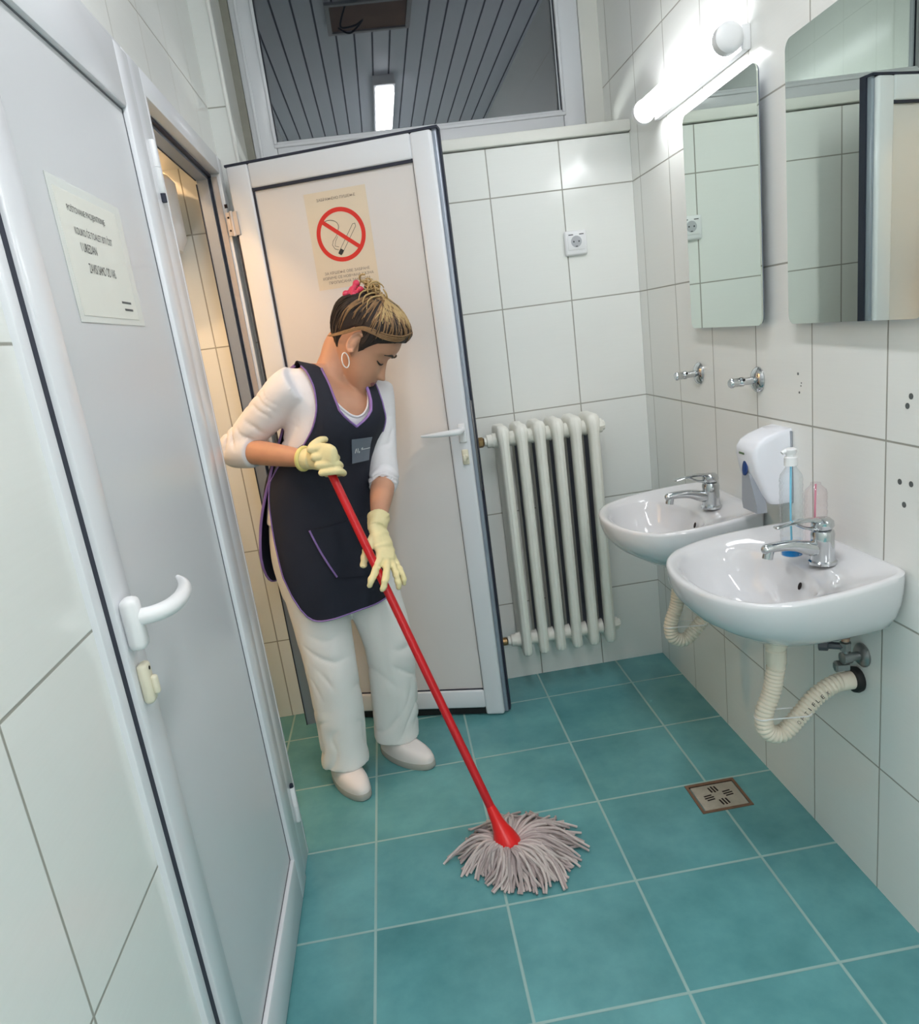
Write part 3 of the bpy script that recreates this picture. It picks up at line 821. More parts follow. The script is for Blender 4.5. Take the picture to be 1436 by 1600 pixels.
def stop_valve(root):
    bm = bmesh.new(); lathe(bm, (0, -0.012, -0.225), (-1, 0, 0), [(0, .028), (.004, .028), (.01, .022), (.012, .010), (.03, .010), (.031, .014), (.05, .014), (.052, .009)], 20)
    cyl(bm, (-0.042, -0.012, -0.225), (-0.042, -0.012, -0.145), .0075, seg=14)
    lathe(bm, (-0.042, -0.012, -0.205), (0, 0, 1), [(0, .013), (.018, .013), (.02, .009)], 6)
    lathe(bm, (-0.03, -0.004, -0.250), (-1, 0.2, 0), [(0, .013), (.026, .015), (.03, .010)], 6)
    v = obj('stop_valve', bm, mat('dull_chrome', (150, 152, 152), 0.28, 0.85, var=0.2, var_scale=60), root)
    bm = bmesh.new(); lathe(bm, (-0.046, -0.012, -0.196), (-0.8, 0.55, 0), [(0, .008), (.03, .009), (.032, .014), (.05, .015), (.052, .010)], 8); obj('valve_knob', bm, mat('dark_grey_knob', (70, 74, 80), 0.4), v)
    bm = bmesh.new(); lathe(bm, (-0.0425, -0.012, -0.183), (0, 0, 1), [(0, .009), (.007, .009)], 12); obj('copper_ring', bm, mat('copper_pink', (206, 160, 136), 0.35, 0.6), v)
    return v
hs2 = trap(b2, 0); stop_valve(b2)
hs1 = trap(b1, 0); stop_valve(b1)
bm = bmesh.new(); word = 'OPTIFLEX'
low = min(range(len(HOSE_PATH)), key=lambda q: HOSE_PATH[q][2])
run = [q for q in range(low, len(HOSE_PATH)) if -0.158 < HOSE_PATH[q][0] < -0.085]
for i, ch in enumerate(word):
    q = run[int((len(run)-1)*i/(len(word)-1))]
    pos = Vector(HOSE_PATH[q][:3]); d_ = (Vector(HOSE_PATH[q+2][:3])-Vector(HOSE_PATH[q-2][:3])).normalized()
    nv = Vector((-0.35, -0.93, 0.05)); nv = (nv-d_*nv.dot(d_)).normalized(); up_ = nv.cross(d_)
    pos = pos+nv*0.0220
    M = Matrix(((d_.x, up_.x, nv.x, pos.x), (d_.y, up_.y, nv.y, pos.y), (d_.z, up_.z, nv.z, pos.z), (0, 0, 0, 1)))
    merge(bm, fit_text(ch, 0.0062 if ch != 'I' else 0.0020, 0.0095), M)
obj('hose_print', bm, m_ink, hs2, flat=True)

# ------------------------------------------------------------------ soap dispenser
t = thing('soap_dispenser', 'white wall soap dispenser with grey push lever between the basins', 'soap dispenser', (0, -0.968, 0.0))
def disp_body():
    bm = bmesh.new(); rings = []
    prof = [(0.872, 0.050, 0.92), (0.876, 0.060, 0.98), (0.90, 0.072, 1), (0.96, 0.094, 1), (1.00, 0.102, 1), (1.020, 0.100, 1), (1.034, 0.090, .99), (1.043, 0.070, .96), (1.050, 0.035, .9)]
    for z, d, s in prof:
        h = 0.052*s; r = 0.014
        pts = [(0.0, h), (-d+r, h), (-d+r*.3, h-r*.3), (-d, h-r), (-d, -h+r), (-d+r*.3, -h+r*.3), (-d+r, -h), (0.0, -h)]
        dz = 0.0
        rings.append([(x, y, z+(0.012*(1-min(1, -x/0.1)) if z > 1.0 else 0)) for x, y in pts])
    ring_loft(bm, rings)
    bmesh.ops.subdivide_edges(bm, edges=[e for e in bm.edges], cuts=1, use_grid_fill=True)
    return bm
obj('cover', disp_body(), mat('glossy_white_plastic', (232, 235, 242), 0.2, var=0.01), t, 60)
obj('back_plate', B(-0.006, 0.0, -0.054, 0.054, 0.872, 1.056, 0.002), m_grey_pl, t)
bm = bmesh.new()
ring_loft(bm, [[(-0.098+0.01*k, y, z) for y, z in ((-0.018, 0.955), (0.018, 0.955), (0.040, 0.872), (0.038, 0.852), (-0.038, 0.852), (-0.040, 0.872))] for k in (0, 2.6)])
for v in bm.verts: v.co.x += (v.co.z-0.955)*(-0.10 if v.co.x < -0.08 else -0.1)
obj('push_lever', bm, mat('grey_lever', (158, 164, 172), 0.3), t, 25)
bm = bmesh.new(); lathe(bm, (-0.097, 0.0, 0.968), (-1, 0, 0.1), [(0, .020), (.004, .019), (.006, .012)], 20)
for v in bm.verts: v.co.y *= 0.6
obj('level_window', bm, m_blue_pl, t)
bm = bmesh.new()
for i in range(4): box(bm, -0.1036, -0.1020, 0.016-i*.007, 0.0205-i*.007, 1.0035, 1.0085)
obj('badge', bm, mat('green_badge', (96, 120, 92), 0.5), t)

# ------------------------------------------------------------------ bottles on the near basin
def bottle(label, x, y, z, liquid, tint, hgt, cap, fill):
    t = thing('bottle', label, 'bottle', (x, y, z))
    mb = clear_mat('clear_bottle_plastic_'+('a' if fill else 'b'), tint)
    h = hgt
    prof = [(0.002, .020), (0.004, .0235)]
    zz = 0.012
    while zz < h*0.70:
        prof += [(zz, .0243), (zz+.005, .0243), (zz+.008, .0234), (zz+.011, .0234)]; zz += 0.0165
    prof += [(h*.74, .0245), (h*.80, .022), (h*.85, .014), (h*.87, .011), (h*.90, .011)]
    bm = bmesh.new(); lathe(bm, (0, 0, 0), (0, 0, 1), prof, 26); obj('bottle_body', bm, mb, t)
    if cap:
        bm = bmesh.new(); lathe(bm, (0, 0, h*.885), (0, 0, 1), [(0, .014), (.018, .014), (.020, .010), (.026, .010), (.028, .008)], 20); obj('cap', bm, m_white_pl, t)
        bm = bmesh.new(); lathe(bm, (0, 0, h*.985), (0, 0, 1), [(0, .009), (.006, .013), (.012, .013), (.015, .008)], 18)
        tube(bm, [(0, 0, h*1.015, .006), (-.014, 0, h*1.02, .005), (-.020, 0, h*1.01, .0045)], 10, 3); obj('pump_head', bm, m_white_pl, t)
    bm = bmesh.new(); tube(bm, [(0.0, 0, 0.006, .0022), (-.002, 0, h*.45, .0022), (0, 0, h*.88, .0022)], 8, 4); obj('dip_tube', bm, mat('tube_'+('a' if fill else 'b'), (140, 214, 240) if fill else (226, 150, 170), 0.3), t)
    if fill:
        bm = bmesh.new(); lathe(bm, (0, 0, 0.004), (0, 0, 1), [(0, .0215), (fill, .0225)], 24); obj('liquid', bm, mat('blue_liquid', liquid, 0.1, trans=0.15, ior=1.33), t)
    return t
bottle('clear ribbed bottle with white pump and blue liquid on the near basin', -0.128, -1.237, 0.816, (10, 150, 235), (250, 253, 254), 0.235, True, 0.024)
bottle('faint pinkish clear bottle behind the near tap', -0.058, -1.215, 0.822, None, (255, 251, 252), 0.165, False, 0)

# ------------------------------------------------------------------ floor drain
t = thing('floor_drain', 'square metal floor drain grate with slots in the teal tiles', 'floor drain', (-0.1965, -0.942, 0.0))
bm = bmesh.new()
for q in ((-0.075, 0.075, -0.066, -0.058), (-0.075, 0.075, 0.056, 0.066), (-0.075, -0.067, -0.058, 0.056), (0.067, 0.075, -0.058, 0.056)): box(bm, *q, 0.0, 0.003)
obj('rim', bm, m_rust, t)
obj('grate', B(-0.064, 0.064, -0.057, 0.050, 0.0, 0.0036, 0.001), m_steel, t)
bm = bmesh.new()
for ang_ in range(4):
    for k in (-1, 0, 1):
        b_ = bmesh.new(); l_ = 0.0145 if k == 0 else 0.012
        box(b_, k*0.0095-0.0026, k*0.0095+0.0026, 0.030-l_, 0.030+l_, 0.0034, 0.0039)
        merge(bm, b_, Matrix.Translation((0, -0.003, 0)) @ Matrix.Rotation(math.radians(8+90*ang_), 4, 'Z'))
obj('slot', bm, m_hole, t)
bm = B(-0.066, 0.066, 0.050, 0.056, 0.0, 0.0012); obj('gap', bm, m_hole, t)
# ------------------------------------------------------------------ mop
mop = thing('mop', 'string mop with a red handle held by the person on the wet floor', 'mop', (-0.834, -1.060, 0.0))
P0 = Vector((0.0, 0.0, 0.060)); SD = Vector((-0.291, 0.331, 0.897)).normalized()
bm = bmesh.new(); tube(bm, [(*(P0+SD*0.02), .0118), (*(P0+SD*0.5), .0118), (*(P0+SD*1.15), .0118)], 18, 2, None, True, True)
obj('handle', bm, mat('red_handle', (196, 26, 34), 0.32, var=0.06, var_scale=8), mop)
bm = bmesh.new(); lathe(bm, tuple(P0+SD*0.115), tuple(-SD), [(0, .0115), (.02, .0145), (.045, .017), (.065, .022), (.085, .030), (.105, .035), (.118, .036), (.125, .032)], 22)
obj('socket', bm, mat('bright_red_plastic', (226, 34, 34), 0.3), mop)
rnd = random.Random(11)
m_str = [mat('mop_yarn', (206, 192, 188), 0.95, var=0.12, var_scale=70, bump=0.6, bump_scale=900), mat('mop_yarn_dark', (182, 166, 164), 0.95, var=0.12, var_scale=70, bump=0.6, bump_scale=900)]
OUT = [(180, .09), (150, .165), (120, .15), (95, .20), (65, .19), (35, .215), (10, .19), (-15, .175), (-45, .145), (-75, .120), (-100, .110), (-130, .080), (-160, .065), (180, .09)]
def reach(a):
    a = (a+180) % 360-180
    S = sorted([(k if k < 180 else 180, r) for k, r in OUT[1:-1]]+[(-180, .10), (180, .10)])
    for (k0, r0), (k1, r1) in zip(S, S[1:]):
        if k0 <= a <= k1: return r0+(r1-r0)*(a-k0)/max(1e-6, k1-k0)
    return .1
bms = [bmesh.new(), bmesh.new()]
for i in range(420):
    a = rnd.uniform(-180, 180) if i % 3 else rnd.gauss(25, 50)
    L = reach(a)*rnd.uniform(0.72, 1.04); ar = math.radians(a)
    bend = rnd.uniform(-.5, .5)
    z1 = rnd.uniform(.012, .055)
    pts = []
    for k in range(7):
        q = k/6; an = ar+bend*q*q
        rr = 0.012+L*q
        z = .052*(1-q)**1.4 + z1*math.sin(PI*min(1, q*1.05))*0.9 + .006
        w_ = .0048*(1-.3*q)
        pts.append((rr*math.cos(an)+rnd.uniform(-.004, .004), rr*math.sin(an)*0.95+rnd.uniform(-.004, .004), max(.006, z), w_))
    tube(bms[i % 2], pts, 7, 2, (0, 0, 1))
o = obj('mop_strings', bms[0], m_str[0], mop); o['kind'] = 'stuff'
o = obj('mop_strings', bms[1], m_str[1], mop); o['kind'] = 'stuff'

# ------------------------------------------------------------------ person
PR = Vector((-1.19, -0.45, 0.0))
person = thing('person', 'woman in dark apron tunic and white trousers leaning over a mop in the doorway', 'person', tuple(PR))
Fd = Vector((0.55, -0.835, 0)).normalized(); Rt = Vector((Fd.y, -Fd.x, 0))      # forward, her right
def person_obj(name, bm, m, parent=None, deg=60):
    """bm in world space -> part of the person (parents sit at the person's origin)"""
    bmesh.ops.translate(bm, verts=bm.verts, vec=-PR)
    return obj(name, bm, m, parent or person, deg)
def modify(bm, mods):
    me = bpy.data.meshes.new('tmp'); bmesh.ops.recalc_face_normals(bm, faces=bm.faces); bm.to_mesh(me); bm.free()
    o = bpy.data.objects.new('tmp', me); COL.objects.link(o)
    for ty, kw in mods:
        md = o.modifiers.new(ty, ty)
        for k, v in kw.items(): setattr(md, k, v)
    dg = bpy.context.evaluated_depsgraph_get(); dg.update()
    m2 = bpy.data.meshes.new_from_object(o.evaluated_get(dg))
    out = bmesh.new(); out.from_mesh(m2)
    bpy.data.objects.remove(o); bpy.data.meshes.remove(me); bpy.data.meshes.remove(m2)
    return out
def fuse(bm, vox, it=6, fac=0.5):
    return modify(bm, [('REMESH', dict(mode='VOXEL', voxel_size=vox)), ('SMOOTH', dict(iterations=it, factor=fac))])
def ripple(bm, fn):
    bm.normal_update()
    ds = [fn(v.co) for v in bm.verts]
    ns = [v.normal.copy() for v in bm.verts]
    for v, d, n in zip(bm.verts, ds, ns): v.co += n*d
    return bm
def fbm(x, y, z, s=1): return noise.noise(Vector((x*s, y*s, z*s)))

# torso sections: height, centre x, centre y, half width, depth front, depth back
TS = [(0.60, -1.235, -0.440, .178, .125, .115), (0.70, -1.238, -0.440, .182, .130, .125), (0.80, -1.240, -0.438, .184, .130, .135), (0.88, -1.238, -0.438, .178, .125, .130),
      (0.96, -1.232, -0.440, .170, .120, .110), (1.03, -1.216, -0.444, .163, .116, .102), (1.10, -1.186, -0.448, .156, .120, .100), (1.17, -1.152, -0.452, .152, .126, .105),
      (1.23, -1.138, -0.455, .156, .110, .100), (1.28, -1.130, -0.456, .152, .082, .085), (1.315, -1.126, -0.458, .132, .056, .065), (1.345, -1.124, -0.460, .075, .046, .050)]
def torso(z):
    if z <= TS[0][0]: return TS[0][1:]
    for i in range(len(TS)-1):
        if TS[i][0] <= z <= TS[i+1][0]:
            p0, p1, p2, p3 = TS[max(0, i-1)], TS[i], TS[i+1], TS[min(len(TS)-1, i+2)]
            t = (z-p1[0])/(p2[0]-p1[0])
            def cm(a, b, c, d): return 0.5*((2*b)+(-a+c)*t+(2*a-5*b+4*c-d)*t*t+(-a+3*b-3*c+d)*t**3)
            return tuple(cm(p0[k], p1[k], p2[k], p3[k]) for k in range(1, 6))
    return TS[-1][1:]
def tpos(th, z, off=0.0, flare=0.0):
    x, y, a, bf, bb = torso(z)
    s, c = math.sin(th), math.cos(th)
    p = 2/2.25
    sx = math.copysign(abs(s)**p, s); cx_ = math.copysign(abs(c)**p, c)
    b_ = bf if c > 0 else bb
    tilt = -0.045   # her left shoulder hangs lower
    l = (a+off)*sx
    dz = 0.0
    if z > 1.1: dz = l*0.30*min(1, (z-1.1)/0.2)
    return Vector((x, y, z+dz)) + Rt*l + Fd*((b_+off+flare)*cx_)

SHR, SHL = Vector((-1.262, -0.532, 1.292)), Vector((-1.005, -0.372, 1.232))
ELR, ELL = Vector((-1.448, -0.475, 1.142)), Vector((-1.022, -0.452, 0.990))
WRR, WRL = Vector((-1.215, -0.655, 1.106)), Vector((-1.058, -0.690, 0.890))
def T_(v, r, r2=None): return (v.x, v.y, v.z, r, r if r2 is None else r2)
def mid(a, b, t): return a.lerp(b, t)

# ---- head (local: f forward, s her right, u up; origin between the ears)
HO = Vector((-1.022, -0.468, 1.400)); HS = 1.06
HF = Vector((0.715, -0.165, -0.68)).normalized(); HU = Vector((0.665, -0.13, 0.735)); HU = (HU-HF*HU.dot(HF)).normalized(); HR = HF.cross(HU)
if HR.y > 0: HR = -HR
def H(f, s, u): return HO + (HF*f + HR*s + HU*u)*HS
HP = [  # u, front, back, half width
    (-.128, .058, .020, .016), (-.120, .078, .006, .027), (-.108, .087, -.004, .034), (-.095, .085, -.014, .043), (-.080, .086, -.026, .050), (-.065, .088, -.040, .056),
    (-.050, .087, -.058, .061), (-.030, .084, -.078, .066), (-.010, .083, -.090, .069), (.005, .084, -.095, .071), (.022, .092, -.099, .073), (.045, .095, -.101, .074),
    (.068, .088, -.096, .071), (.088, .074, -.085, .063), (.104, .054, -.066, .050), (.116, .030, -.042, .032), (.122, .008, -.016, .012)]
def hprof(u):
    for i in range(len(HP)-1):
        if HP[i][0] <= u <= HP[i+1][0]:
            p0, p1, p2, p3 = HP[max(0, i-1)], HP[i], HP[i+1], HP[min(len(HP)-1, i+2)]
            t = (u-p1[0])/(p2[0]-p1[0])
            return tuple(0.5*((2*p1[k])+(-p0[k]+p2[k])*t+(2*p0[k]-5*p1[k]+4*p2[k]-p3[k])*t*t+(-p0[k]+3*p1[k]-3*p2[k]+p3[k])*t**3) for k in (1, 2, 3))
    return HP[-1][1:]
def gs(x, w_): return math.exp(-(x/w_)**2)
def head_pt(a, u):
    f1, f0, w_ = hprof(u)
    c = (f1+f0)/2; h = (f1-f0)/2
    ca, sa = math.cos(a), math.sin(a)
    pf = 2/2.35
    f = c+h*math.copysign(abs(ca)**pf, ca); s = w_*math.copysign(abs(sa)**pf, sa)
    if ca > 0:
        front = ca
        # sockets, cheeks, nose, lips, chin
        f -= 0.0085*gs(abs(s)-.031, .016)*gs(u+.002, .013)*front
        f += 0.0055*gs(abs(s)-.030, .012)*gs(u+.004, .009)*front           # lids
        f += 0.0045*gs(abs(s)-.028, .022)*gs(u-.019, .008)*front           # brow ridge
        f += 0.0055*gs(abs(s)-.036, .020)*gs(u+.036, .020)*front           # cheek
        t = (0.010-u)/0.060
        if -0.2 < t < 1.25:
            hgt = 0.0245*max(0, min(1, t))**1.15
            if t > 1: hgt *= max(0, 1-(t-1)/0.16)
            wd = .0075+.0065*max(0, min(1, t))
            f += hgt*gs(s, wd)*front
        f += 0.0080*gs(abs(s)-.0125, .0065)*gs(u+.047, .0075)*front        # nostrils
        f += 0.0058*gs(s, .021)*gs(u+.0690, .0050)*front                   # upper lip
        f += 0.0070*gs(s, .018)*gs(u+.0800, .0056)*front                   # lower lip
        f -= 0.0050*gs(s, .024)*gs(u+.0745, .0024)*front                   # mouth line
        f -= 0.0035*gs(s, .016)*gs(u+.0925, .0060)*front
        f += 0.0050*gs(s, .018)*gs(u+.111, .012)*front                     # chin
    return f, s, u
def head_bm():
    bm = bmesh.new(); rings = []
    us = [-.128+.250*i/84 for i in range(85)]
    for u in us: rings.append([H(*head_pt(2*PI*k/96, u)) for k in range(96)])
    ring_loft(bm, rings)
    return bm
def ear(bm, sgn):
    P = []
    for i in range(15):
        a = -2.2+i*4.3/14
        P.append((*H(-.004-.017*math.cos(a)*0.9, sgn*(.076+.010*(1-i/16)), .002+.029*math.sin(a)), .0052*HS))
    tube(bm, P, 8, 2, None, True, True)
    tube(bm, [(*H(-.004, sgn*.069, .022), .006), (*H(-.006, sgn*.074, .0), .013), (*H(-.001, sgn*.073, -.022), .009), (*H(.002, sgn*.072, -.031), .0065)], 10, 3, None, True, True)

skin = mat('skin', (196, 146, 118), 0.5, var=0.07, var_scale=35, sub=0.12)
m_lips = mat('lips', (158, 92, 92), 0.42)
bm = head_bm()
for s in (1, -1): ear(bm, s)
NB = Vector((-1.126, -0.458, 1.325))
# neck
tube(bm, [T_(NB-Vector((0, 0, .05)), .060), T_(NB, .053), T_(NB.lerp(H(-.050, 0, -.05), .5), .0475), T_(H(-.048, 0, -.040), .0480), T_(H(-.035, 0, .01), .048)], 24, 5, None, True, True)
# torso, arms and legs of the body, inside the clothes
ring_loft(bm, [[tpos(2*PI*k/40, z, -.012) for k in range(40)] for z in [.78+.0235*i for i in range(25)]])
tube(bm, [T_(SHR, .044), T_(mid(SHR, ELR, .5), .041), T_(ELR, .035), T_(mid(ELR, WRR, .3), .036, .037), T_(mid(ELR, WRR, .7), .029, .031), T_(WRR, .019, .021), T_(WRR+(WRR-ELR).normalized()*.03, .012, .016)], 20, 5, (0, 0, 1), True, True)
tube(bm, [T_(SHL, .044), T_(mid(SHL, ELL, .5), .040), T_(ELL, .035), T_(mid(ELL, WRL, .3), .037, .038), T_(mid(ELL, WRL, .7), .027, .028), T_(WRL, .018, .019), T_(WRL+(WRL-ELL).normalized()*.02, .010, .012)], 20, 5, None, True, True)
LEG = {'R': (Vector((-1.300, -0.478, .80)), Vector((-1.285, -0.520, .43)), Vector((-1.295, -0.525, .085))), 'L': (Vector((-1.150, -0.395, .80)), Vector((-1.098, -0.445, .42)), Vector((-1.115, -0.425, .085)))}
for k, (h, kn, an) in LEG.items():
    tube(bm, [T_(h, .078), T_(mid(h, kn, .5), .068), T_(kn, .050), T_(mid(kn, an, .35), .048), T_(an, .034), T_(an-Vector((0, 0, .03)), .034)], 20, 5, None, True, True)
    fw = Vector((.10, -.19, 0)).normalized() if k == 'R' else Vector((.155, -.15, 0)).normalized()
    tube(bm, [T_(an-Vector((0, 0, .045))-fw*.03, .028), T_(an-Vector((0, 0, .045))+fw*.04, .020, .028), T_(an-Vector((0, 0, .055))+fw*.08, .012, .026)], 14, 4, (0, 0, 1), True, True)
body = fuse(bm, 0.0038, 4, 0.5)
def hl(co):
    d = co-HO; return d.dot(HF)/HS, d.dot(HR)/HS, d.dot(HU)/HS
body.faces.ensure_lookup_table()
for fc in body.faces:
    f, s, u = hl(fc.calc_center_median())
    if f > .07 and -.087 < u < -.064:
        wl = .023*(1-((u+.0745)/.0125)**2)
        if abs(s) < wl: fc.material_index = 1
pb = person_obj('body', body, [skin, m_lips])

# eyebrows, lashes
m_dark = mat('dark_hair', (46, 36, 32), 0.55, var=0.35, var_scale=160, stretch=(1, 1, 1), bump=0.5, bump_scale=500)
def face_surf(s, u, off=0.0):
    best = None
    for k in range(0, 181):
        a = math.radians(k-90)
        q = head_pt(a, u)
        if best is None or abs(q[1]-s) < abs(best[1]-s): best = q
    return H(best[0]+off, best[1], best[2])
for sgn in (1, -1):
    bm = bmesh.new(); tube(bm, [(*face_surf(sgn*(.012+.034*t), .017+.010*math.sin(PI*min(1, t*.9))*(1-.15*t)-.004*t, .0012), .0013+.0022*math.sin(PI*min(.98, t+.08)), .0034*math.sin(PI*min(.97, t*.8+.2))) for t in [i/8 for i in range(9)]], 8, 2, None, True)
    person_obj('eyebrow', bm, m_dark)
    bm = bmesh.new(); tube(bm, [(*face_surf(sgn*(.017+.028*t), -.0105-.0045*math.sin(PI*t)+.002*t, .0012), .0013+.0018*math.sin(PI*t)) for t in [i/8 for i in range(9)]], 8, 2, None, True)
    person_obj('eyelash', bm, m_dark)
bm = bmesh.new(); c = H(.002, .0845, -.052)
ax = HR.cross(Vector((0, 0, 1))).normalized()
ring = [c + (ax*.55+HR*.35)*(.016*math.sin(a)) + Vector((0, 0, 1))*(.021*math.cos(a)) for a in [2*PI*i/32 for i in range(33)]]
tube(bm, [(*p, .0019) for p in ring], 8, 1); person_obj('hoop_earring', bm, mat('white_hoop', (238, 232, 226), 0.2))

# ---- hair
def skull(a, u, off):
    f1, f0, w_ = hprof(min(.1215, u)); c = (f1+f0)/2; h = (f1-f0)/2+off; w2 = w_+off
    return c+h*math.cos(a), w2*math.sin(a), u
def hair_line(a):     # lowest u of the hair for direction a (0 = front)
    d = abs((a+PI) % (2*PI)-PI)
    K = [(0, .066), (.45, .060), (.80, .044), (1.08, .026), (1.25, -.010), (1.38, -.022), (1.48, .010), (1.60, .034), (1.85, .030), (2.05, -.010), (2.25, -.052), (2.6, -.062), (PI, -.064)]
    for (x0, y0), (x1, y1) in zip(K, K[1:]):
        if x0 <= d <= x1: return y0+(y1-y0)*(d-x0)/(x1-x0)
    return K[-1][1]
bm = bmesh.new(); rings = []
NA = 96
for j in range(25):
    q = j/24; r_ = []
    for k in range(NA):
        a = 2*PI*k/NA; u0 = hair_line(a)
        u = u0+(.140-u0)*math.sin(q*PI/2)
        us = min(.1215, u0+(.1215-u0)*(math.sin(q*PI/2)))
        off = .003+.015*min(1, q*3.2)+.010*max(0, math.cos(a))*min(1, q*2.5)
        if q < .001: off = -.004
        f, s, _ = skull(a, us, off*(1 if us < .11 else .9))
        kx = math.sqrt(max(0, 1-(max(0, u-.045)/.097)**2)) if u > .045 else 1
        f2, s2, _ = skull(a, min(us, .045), off)
        if u > .045: f, s = -.004+(f2+.004)*kx, s2*kx
        nz = 0.0035*noise.noise(Vector((a*7, q*2, 3)))+.002*noise.noise(Vector((a*22, q*3, 9)))
        L = math.hypot(f, s); 
        if L > 1e-5: f += f/L*nz; s += s/L*nz
        r_.append(H(f, s, u+nz*.5))
    rings.append(r_)
ring_loft(bm, rings, True, True)
hair = person_obj('hair', bm, m_dark, None, 80)
m_blond = mat('blond_hair', (186, 156, 106), 0.5, var=0.3, var_scale=120, bump=0.5, bump_scale=600)
m_mid = mat('light_brown_hair', (136, 104, 70), 0.5, var=0.35, var_scale=120, bump=0.5, bump_scale=600)
def hsurf(a, q, lift=0.0):
    u0 = hair_line(a); u = u0+(.140-u0)*math.sin(q*PI/2)
    us = min(.1215, u0+(.1215-u0)*math.sin(q*PI/2))
    off = .003+.015*min(1, q*3.2)+.010*max(0, math.cos(a))*min(1, q*2.5)+lift
    f, s, _ = skull(a, us, off)
    if u > .045:
        kx = math.sqrt(max(0, 1-(max(0, u-.045)/.097)**2)); f2, s2, _ = skull(a, .045, off); f, s = -.004+(f2+.004)*kx, s2*kx
    return H(f, s, u+lift*.6*q)
BUN = Vector((-.062, .0, .137))
r2 = random.Random(5)
def lock_set(n, amin, amax, q0, q1, rad, lift, jit=.25):
    bm = bmesh.new()
    for i in range(n):
        a = r2.uniform(amin, amax)*(1 if r2.random() < .6 else -1) ; P = []
        qa = q0+r2.uniform(0, .30); tw = r2.uniform(-jit, jit)
        for k in range(7):
            t = k/6; aa = a+(math.copysign(PI*.62, a)-a)*(t**2.0)*.55+tw*t*.4
            p_ = hsurf(aa, qa+(q1-qa)*t, lift+.0015*r2.uniform(-1, 1))
            sw = math.sin(PI*(.03+.86*t))**.7; P.append((*p_, rad*(.12+.95*sw)*r2.uniform(.8, 1.1), rad*2.0*(.08+.95*sw)))
        b_ = H(BUN.x+r2.uniform(-.02, .03), r2.uniform(-.03, .03), BUN.z+r2.uniform(-.012, .004)); P.append((*b_, rad*.6))
        tube(bm, P, 6, 2, tuple(HU), True)
    return bm
person_obj('dark_strands', lock_set(110, .2, 2.9, .03, .70, .0016, .0015), m_dark, hair, 80)
person_obj('brown_strands', lock_set(90, .05, 2.2, .10, .80, .0016, .0025), m_mid, hair, 80)
person_obj('blond_strands', lock_set(110, .0, 1.5, .40, .88, .0018, .0035, .5), m_blond, hair, 80)
# long streak swept over the ear, thin one behind the ear
bm = bmesh.new()
for d in (-.002, .003, .008, .014):
    tube(bm, [(*H(.098+d*.2, .010, .094+d), .0010, .0014), (*H(.089, .050, .073+d), .0016, .0026), (*H(.058, .080-d*.2, .058+d*.9), .0018, .0028), (*H(.022, .091, .051+d*.7), .0018, .0028), (*H(-.008, .089, .041+d*.5), .0017, .0026), (*H(-.034, .088, .012+d*.6), .0018, .0026), (*H(-.062, .076, -.018+d*.4), .0012, .002), (*H(-.078, .062, -.03), .001)], 7, 4, tuple(HR))
person_obj('side_streak', bm, m_mid, hair, 80)
bm = bmesh.new()
for i in range(34):
    c = Vector((BUN.x+r2.uniform(-.022, .04), r2.uniform(-.032, .036), BUN.z+r2.uniform(-.012, .012)))
    rr = r2.uniform(.010, .024); ph = r2.uniform(0, 2*PI); n1 = Vector((r2.uniform(-1, 1), r2.uniform(-1, 1), r2.uniform(-1, 1))).normalized(); n2 = n1.orthogonal().normalized(); n3 = n1.cross(n2)
    tube(bm, [(*H(*(c+n2*(rr*math.cos(ph+t))+n3*(rr*math.sin(ph+t))+n1*(t*.002))), .0022+.0008*math.sin(t)) for t in [k*.55 for k in range(r2.randint(6, 10))]], 6, 2, None, True)
for s0, f0 in ((.030, -.06), (.042, -.03), (.036, -.045), (.028, -.02)):
    tube(bm, [(*H(f0+.01, s0*.6, .140), .003), (*H(f0, s0+.02, .128), .0026), (*H(f0-.004, s0+.034, .112), .0022), (*H(f0+.006, s0+.040, .092), .001)], 6, 4)
person_obj('bun', bm, m_blond, hair, 80)
bm = bmesh.new()
for i, (f, s, u, r_) in enumerate(((-.098, .010, .104, .017), (-.083, .034, .098, .017), (-.106, .022, .086, .014), (-.078, .030, .120, .013), (-.102, .0, .123, .015), (-.066, .044, .092, .012))):
    b_ = bmesh.new(); bmesh.ops.create_icosphere(b_, subdivisions=2, radius=r_*HS)
    for v in b_.verts: v.co = H(f, s, u)+HF*v.co.x*.75+HR*v.co.y*.9+HU*v.co.z*.75
    merge(bm, b_)
person_obj('hair_clip', fuse(bm, .0035, 3), mat('pink_clip', (214, 62, 92), 0.35), hair, 60)

# ---- white long-sleeved shirt
m_shirt = mat('white_cotton', (228, 226, 229), 0.85, var=0.03, var_scale=10, bump=0.25, bump_scale=700)
bm = bmesh.new()
ring_loft(bm, [[tpos(2*PI*k/48, z, -.002) for k in range(48)] for z in [.90+.0222*i for i in range(20)]])
tube(bm, [T_(NB+Vector((.002, -.002, -.06)), .085, .085), T_(NB+Vector((.0, -.004, -.015)), .068)], 28, 3)
def sleeve(bm, S, E, W, tcut, r):
    d1 = (E-S); d2 = (W-E)
    P = [T_(S-d1.normalized()*.05+Vector((0, 0, -.01)), r*.95), T_(S, r), T_(mid(S, E, .35), r*.93), T_(mid(S, E, .75), r*.84), T_(E, r*.86), T_(mid(E, W, tcut*.5), r*.84), T_(mid(E, W, tcut), r*.76)]
    tube(bm, P, 28, 6, (0, 0, 1), True)
sleeve(bm, SHR, ELR, WRR, .27, .062)
sleeve(bm, SHL, ELL, WRL, .22, .056)
sh = fuse(bm, .0055, 12)
